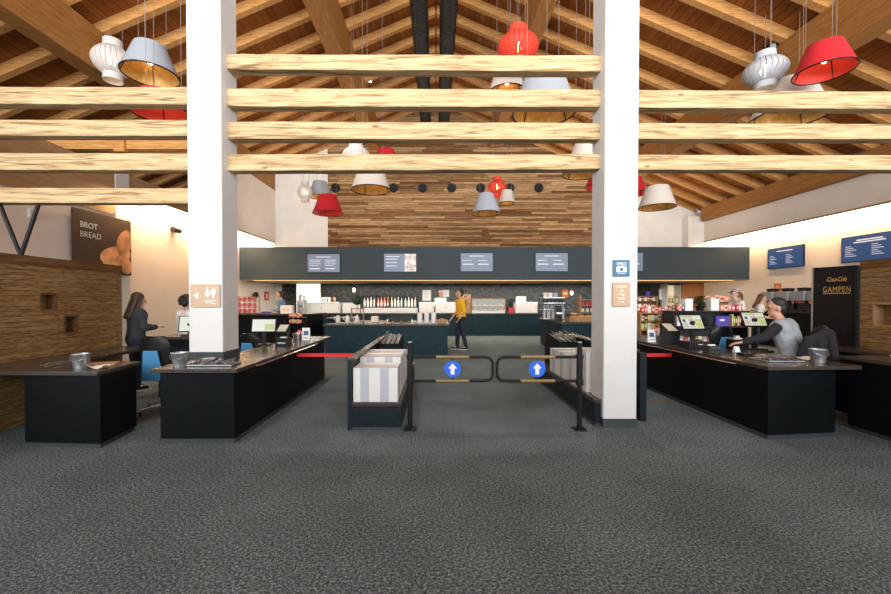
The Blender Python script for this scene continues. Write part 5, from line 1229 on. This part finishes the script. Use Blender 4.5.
def person(label, loc, rot, J, s, top, bottom, hair, skin=None, sleeve='long', long_hair=False, curly=False, cap=None, yaw=0, pitch=0, vox=.010, apron=None, vest=None, hand=.0, shoes=None, tail=False, sit=False):
    skin = skin or m_skin2
    o = thing('person', label, 'person', loc, rot)
    hm = Matrix.Translation(J['head']) @ Matrix.Rotation(yaw,4,'Z') @ Matrix.Rotation(pitch,4,'X') @ Matrix.Scale(s,4)
    def hd(b, fn):
        t = B(); fn(t); b.add([hm @ Vector(v) for v in t.v], t.f)
    def torso(b, e):
        c, n, pe, w = J['chest'], J['neck'], J['pelvis'], J['waist']
        for k in 'LR':
            sh = J['sh'+k].lerp(n,.26) - Vector((0,0,.06*s)); hp = J['hip'+k]; wk = w.lerp((sh+hp)/2,.62)
            b.cap(sh, wk, (.098)*s+e, .092*s+e); b.cap(wk, hp, .092*s+e, .105*s+e)
        b.cap(c, w, .112*s+e, .108*s+e); b.cap(w, pe, .105*s+e, .115*s+e)
        b.cap(J['shL'], J['shR'], .055*s+e, .055*s+e)
    def arms(b, e, upto):
        for k in 'LR':
            b.cap(J['sh'+k], J['el'+k], .056*s+e, .042*s+e)
            if upto == 'long': b.cap(J['el'+k], J['wr'+k].lerp(J['el'+k],.06), .042*s+e, .031*s+e)
    b = B(); torso(b, 0)
    for k in 'LR':
        b.cap(J['sh'+k], J['el'+k], .050*s, .038*s); b.cap(J['el'+k], J['wr'+k], .038*s, .026*s)
        b.cap(J['hip'+k], J['kn'+k], .082*s, .055*s); b.cap(J['kn'+k], J['an'+k], .054*s, .036*s); b.cap(J['an'+k], J['toe'+k], .036*s, .028*s)
        # hand: palm, four fingers of unequal length with a bend, thumb from the side of the palm
        w = J['wr'+k]; d = (w-J['el'+k]).normalized(); dn = (d+Vector((0,0,-.35))).normalized()
        side = d.cross(Vector((0,0,1))); side = side.normalized() if side.length > .2 else Vector((0,1,0))
        pc = w + d*.055*s; nrm = side.cross(d).normalized()
        for q in (-.026,-.009,.009,.026): b.cap(w+d*.01*s+side*q*.6*s, w+d*.085*s+side*q*s, .0135*s, .0115*s, 8)
        curl = (d*.75 - Vector((0,0,1))*.55).normalized() if abs(d.z) < .8 else (d*.9+Vector((0,-.4,0))).normalized()
        for q, ln in ((-.028,.058),(-.0095,.072),(.0095,.076),(.028,.066)):
            p0 = w+d*.088*s+side*q*s; p1 = p0+d*ln*.5*s; p2 = p1+curl*ln*.55*s
            b.cap(p0,p1,.0095*s,.009*s,8); b.cap(p1,p2,.009*s,.0075*s,8)
        inn = side*(1 if k == 'L' else -1) 
        if inn.x*(1 if k == 'L' else -1) < 0: inn = -inn
        b.cap(w+d*.03*s+inn*.02*s, w+d*.065*s+inn*.05*s, .012*s,.0105*s,8); b.cap(w+d*.065*s+inn*.05*s, w+d*.10*s+inn*.052*s, .0105*s,.008*s,8)
    b.cap(J['neck']-Vector((0,0,.03*s)), J['head']-Vector((0,0,.06*s)), .056*s, .052*s)
    def face(t):
        t.ell((0,.012,.018),(.076,.095,.105),18,12); t.ell((0,-.022,-.055),(.058,.062,.065),16,10)      # skull, jaw
        t.cap((0,-.088,.02),(0,-.106,-.022),.011,.015,8); t.ell((0,-.075,-.058),(.026,.018,.010),10,6); t.ell((0,-.072,-.098),(.022,.018,.016),10,6)
        t.ell((-.077,.01,-.01),(.012,.022,.034),10,7); t.ell((.077,.01,-.01),(.012,.022,.034),10,7); t.ell((-.032,-.078,.032),(.026,.012,.008),10,6); t.ell((.032,-.078,.032),(.026,.012,.008),10,6)
    hd(b, face)
    remesh(b, 'body', skin, min(vox,.0085), o, 1)
    for sg in (-1,1):
        e = B(); hd(e, lambda t: t.ell((sg*.031,-.083,.010),(.0125,.008,.008),10,7)); e.build('eye', m_eye, o, smooth=60)
    e = B(); hd(e, lambda t: t.ell((0,-.0905,-.057),(.024,.006,.007),10,6)); e.build('mouth', m_lip, o, smooth=60)
    h = B()
    def hairf(t):
        t.ell((0,.034,.050),(.083,.094,.088),20,12); t.ell((0,.060,-.005),(.078,.062,.085),16,10)
        if long_hair:
            for q in (-.05,-.02,.02,.05): t.cap((q,.06,.0),(q*1.3,.10,-.30),.048,.030,10)
            t.cap((-.068,.0,.04),(-.078,.03,-.24),.028,.022,10); t.cap((.068,.0,.04),(.078,.03,-.24),.028,.022,10)
        if tail: t.cap((0,.11,.03),(0,.16,-.04),.035,.03); t.cap((0,.16,-.04),(0,.15,-.2),.03,.012)
        if curly:
            q = random.Random(2)
            for k in range(70):
                a, c = q.uniform(0,6.28), q.uniform(-.35,1)
                rr_ = math.sqrt(max(0,1-c*c)); y = .105*rr_*math.sin(a)
                if y < -.05 and c < .35: continue
                t.ell((.125*rr_*math.cos(a), .03+y*1.15, .03+.135*c), .038, 8, 6)
    hd(h, hairf); remesh(h, 'hair', hair, .010, o, 0 if curly else 1)
    if cap:
        c = B(); hd(c, lambda t: (t.lathe([(.091,.06),(.092,.085),(.086,.12),(.06,.15),(.0001,.158)],22,(0,.02,0)), t.ell((0,-.105,.068),(.062,.055,.010),14,6))); c.build('hat', cap, o, smooth=50)
        c = B(); hd(c, lambda t: (t.lathe([(.0932,.062),(.094,.070),(.0932,.078)],22,(0,.02,0)), t.lathe([(.0905,.100),(.0885,.110),(.086,.122)],22,(0,.02,0)), t.lathe([(.074,.139),(.066,.146),(.056,.153)],22,(0,.02,0)))); c.build('hat_band', m_white if cap is not m_white else m_plastk, o, smooth=50)
    t = B(); torso(t, .014); arms(t, .013, sleeve) if sleeve != 'none' else None
    if sleeve == 'short': pass
    remesh(t, 'shirt', top, vox, o, 2)
    if vest:
        t = B(); torso(t, .026); remesh(t, 'vest', vest, vox, o, 2)
    t = B(); t.cap(J['hipL'],J['hipR'],.122*s,.122*s); t.cap(J['waist'].lerp(J['pelvis'],.5),J['pelvis'],.125*s,.125*s)
    for k in 'LR': t.cap(J['hip'+k],J['kn'+k],.098*s,.072*s); t.cap(J['kn'+k],J['an'+k],.072*s,.056*s)
    remesh(t, 'trousers', bottom, vox, o, 2)
    for k in 'LR':
        t = B(); a, q = J['an'+k], J['toe'+k]; d = (q-a); d.z = 0; d.normalize()
        t.cap(Vector((a.x,a.y,.045*s))-d*.02, Vector((q.x,q.y,.04*s)), .044*s, .036*s); t.cap(a, Vector((a.x,a.y,.05*s)), .046*s,.046*s)
        t = [t, B()][0]; sh = remesh(t, 'shoe', shoes or m_plastk, .009, o, 1)
        sl = B(); c = (Vector((a.x,a.y,0))+Vector((q.x,q.y,0)))/2; 
        L_ = Vector((q.x,q.y,0))-Vector((a.x,a.y,0)); aa = math.atan2(L_.y,L_.x); n = 18
        sl.prism([(c.x+ (.135*s*math.cos(2*PI*i/n))*math.cos(aa)-(.045*s*math.sin(2*PI*i/n))*math.sin(aa), c.y+(.135*s*math.cos(2*PI*i/n))*math.sin(aa)+(.045*s*math.sin(2*PI*i/n))*math.cos(aa)) for i in range(n)], 0, .018); sl.build('sole', m_white, sh)
    if apron: 
        t = B(); t.cap(J['waist'],J['pelvis'],.128*s,.135*s); t.cap(J['hipL'],J['hipL']-Vector((0,.02,.3)),.115*s,.13*s); t.cap(J['hipR'],J['hipR']-Vector((0,.02,.3)),.115*s,.13*s); remesh(t,'apron',apron,vox,o,2)
    return o
m_yshirt = mat('yellow_shirt', (.75,.42,.01), .85, var=.12, scale=8)
m_jeans = mat('dark_navy_trousers', (.012,.018,.032), .85, var=.2)
m_bluej = mat('blue_jacket', (.10,.20,.34), .85, var=.15, scale=10)
m_dgrey = mat('charcoal_top', (.028,.034,.038), .9, var=.2, scale=10)
m_wsh = mat('white_shirt', (.74,.72,.70), .85, var=.04)
m_gvest = mat('grey_quilted_vest', (.30,.33,.36), .85, var=.18, scale=14, bump=.3, bscale=25)
m_bksh = mat('black_pullover', (.010,.011,.014), .9)
# the person in yellow: side on, facing the island (left), one hand on its edge, mid-stride
J, s = stand(1.76, ((-.24,-.04,1.12),(-.20,-.20,.94)), ((.26,.02,1.12),(.23,-.12,.92)), 0.03, .10)
pp = person('person in a yellow T-shirt and dark trousers standing at the end of the central island', (X(461,11.7),11.7,0), -PI/2+.25, J, s, m_yshirt, m_jeans, m_hairk, m_skin, 'short', yaw=.1, pitch=-.05)
# dark print on the back of the shirt
t = B(); t.ell((-.05,.118,1.33),(.075,.02,.085),12,8); t.ell((.06,.12,1.37),(.06,.02,.06),12,8); t.build('shirt_print', m_dk, pp, smooth=60)
J, s = stand(1.76, ((-.26,-.05,1.12),(-.16,-.28,1.06)), ((.26,-.05,1.12),(.16,-.28,1.06)), .10)
person('person in a blue jacket standing behind the left serving counter', (X(283,13.95),13.95,0), -.9, J, s, m_bluej, m_jeans, m_hairk, m_skin, 'long', yaw=-.3)
J, s = stand(1.55, ((-.24,-.06,1.13),(-.12,-.28,1.14)), ((.24,-.06,1.13),(.12,-.28,1.14)), .04)
person('person with long brown hair in a charcoal top behind the left board wall', (X(135,6.42),6.42,0), 2.5, J, s*1.12, m_dgrey, m_jeans, m_hairb, m_skin2, 'long', long_hair=True, yaw=.1, pitch=.25)
J, s = stand(1.50, ((-.25,-.05,1.13),(-.18,-.27,1.08)), ((.25,-.05,1.13),(.18,-.27,1.08)), .05)
person('person with curly black hair in a white shirt half hidden behind the left column', (X(184,7.3),7.3,0), PI-.4, J, s, m_wsh, m_jeans, m_hairk, m_skin, 'long', curly=True)
J, s = stand(1.72, ((-.25,-.08,1.13),(-.15,-.30,1.05)), ((.25,-.08,1.13),(.15,-.30,1.05)), .06)
J, s = stand(1.70, ((-.25,-.06,1.13),(-.15,-.28,1.08)), ((.25,-.06,1.13),(.15,-.28,1.08)), .05)
person('person wearing a black and white striped cap behind the dark goods shelf', (X(738,9.6),9.6,0), -PI/2-.1, J, s, m_wsh, m_jeans, m_hairr, m_skin2, 'short', cap=m_plastk, tail=True, pitch=.1)
J, s = stand(1.60, ((-.25,-.06,1.13),(-.15,-.28,1.08)), ((.25,-.06,1.13),(.15,-.28,1.08)), .10)
person('person with auburn hair in a white shirt bending near the right wall', (X(756,10.6),10.6,0), .9, J, s, m_wsh, m_jeans, m_hairr, m_skin2, 'short', long_hair=True, pitch=.35)
# cooks behind the back counter
for px, cap, lab, hgt, rz in ((440.5,m_redp,'person with a red cap and white top behind cabinets beside the person in yellow',1.83,.15),(334.5,None,'person in white seen over the long white cabinet left of the bottles',1.62,-.5)):
    J, s = stand(hgt, ((-.22,-.02,1.13),(-.16,-.13,1.20)), ((.22,-.02,1.13),(.16,-.13,1.20)), .0)
    person(lab, (X(px,17.05),17.12,0), rz, J, s, m_wsh, m_jeans, m_hairk, m_skin, 'long', cap=cap, pitch=.15)
# seated man: local facing -y, turned to face left along the counter
J = dict(pelvis=(0,.0,.62), waist=(0,-.03,.78), chest=(0,-.09,1.0), neck=(0,-.145,1.18), head=(0,-.215,1.345),
    shL=(-.185,-.12,1.13), shR=(.185,-.12,1.13), elL=(-.27,-.02,.86), wrL=(-.17,-.12,.68), elR=(.38,-.24,.97), wrR=(.49,-.42,.91),
    hipL=(-.09,.0,.58), hipR=(.09,0,.58), knL=(-.12,-.40,.57), knR=(.12,-.40,.57), anL=(-.12,-.34,.10), anR=(.12,-.36,.10), toeL=(-.13,-.48,.04), toeR=(.13,-.50,.04))
J = {k: Vector(v) for k, v in J.items()}
mx, my = 4.62, 5.12
person('person in a grey vest with black sleeves seated at the right checkout', (mx,my,0), -PI/2-.93, J, 1.02, m_bksh, m_jeans, m_hairk, m_skin, 'long', vest=m_gvest, yaw=.5, pitch=.12, vox=.010, sit=True)
# his chair with a black jacket over the back
cx_, cy_ = mx+.60*.015, my-.80*.015
ch = office_chair(cx_, cy_, PI/2-.50, 1.0, 'black office chair under the seated person with a black jacket over its back', blue=False, seat_z=.41)
j = thing('jacket','black jacket hung over the back of the chair behind the seated person','jacket',(cx_,cy_,.06), PI/2-.50)
t = B()
for k in range(9):
    u = -1+k/4; t.cap((.20*u,-.235+.03*u*u,1.0-.05*u*u),(.225*u,-.30+.05*u*u,.66+.03*math.sin(k*2)), .045,.055,10)
    t.cap((.20*u,-.235+.03*u*u,1.0-.05*u*u),(.20*u,-.175+.04*u*u,.80), .035,.025,10)
t.cap((-.24,-.22,1.0),(-.30,-.02,.90),.05,.05); t.cap((-.30,-.02,.90),(-.31,.0,.62),.055,.06); t.cap((-.27,-.14,.95),(-.30,-.12,.62),.05,.06); t.cap((-.30,.02,.84),(-.31,.07,.62),.04,.04)
for sg in (-1,1): t.cap((sg*.21,-.24,.98),(sg*.27,-.28,.62),.055,.045)
remesh(t, 'fabric', m_bksh, .012, j, 2)
t = B(); t.tube([(.19*u,-.245+.03*u*u,1.055-.05*u*u) for u in (-1,-.6,-.2,.2,.6,1)], .022, 8); t.build('collar', m_dgrey, j, smooth=60)
# ================================================================== LIGHT
def area(name, loc, rot, sx, sy, e, col=(1,1,1), spread=PI):
    l = bpy.data.lights.new(name,'AREA'); l.shape = 'RECTANGLE'; l.size = sx; l.size_y = sy; l.energy = e; l.color = col; l.spread = spread
    o = bpy.data.objects.new(name,l); COL.objects.link(o); o.location = loc; o.rotation_euler = rot; return o
# daylight through the glazed front of the hall behind the camera
area('front_glazing_daylight', (1.5,-5.5,5.4), (math.radians(106),0,0), 20, 6, 2450, (1,.985,.96), math.radians(106))
for i, (x, y) in enumerate(((-2.6,6.6),(2.45,6.6),(-2.6,10.4),(2.45,10.4))):  # unseen spots added to brighten the middle of the floor
    l = bpy.data.lights.new('roof_beam_spot','SPOT'); l.energy = 520; l.color = (1,.96,.90); l.spot_size = math.radians(75); l.spot_blend = 1; l.shadow_soft_size = .12
    o = bpy.data.objects.new('roof_beam_spot', l); COL.objects.link(o); o.location = (x,y,6.45+H); o.rotation_euler = (0, 0, 0)
# unseen upward fill added on the bulkhead to brighten ceiling and back wall
area('bulkhead_uplight', (2.0,15.4,3.42), (PI,0,0), 16, .5, 260, (1,.90,.76))
# warm strips on the side walls and under the bulkhead
area('left_wall_strip_light', (XL+.30,12.9,2.36+H), (0,math.radians(12),0), .06, 8.6, 330, (1,.64,.33))
area('right_wall_strip_light', (XR-.30,12.0,2.36+H), (0,math.radians(-12),0), .06, 9.8, 190, (1,.66,.36))
area('bulkhead_strip_light', (2.0,CY+.3,2.12), (0,0,0), 16.5, .1, 190, (1,.80,.56))
area('kitchen_ceiling_light', (1.5,16.2,2.12), (0,0,0), 14, .6, 230, (1,.90,.75))
area('left_window_daylight', (XL+.1,-.4,2.4), (0,math.radians(-90),0), 3.2, 4.2, 190, (.95,.98,1))  # added fill for side faces turned to the left
area('right_window_daylight', (XR-.1,-.4,2.4), (0,math.radians(90),0), 3.2, 4.2, 330, (.95,.98,1))  # added fill for side faces turned to the right
W = bpy.data.worlds.new('world'); SC.world = W; W.use_nodes = True
W.node_tree.nodes['Background'].inputs[0].default_value = (.80,.88,1,1); W.node_tree.nodes['Background'].inputs[1].default_value = .6
vs = SC.view_settings; vs.view_transform = 'Standard'; vs.look = 'None'; vs.exposure = 0; vs.gamma = 1; vs.use_curve_mapping = False
SC.cycles.use_denoising = True; SC.cycles.max_bounces = 7; SC.cycles.diffuse_bounces = 4; SC.cycles.transparent_max_bounces = 6; SC.cycles.sample_clamp_indirect = 6
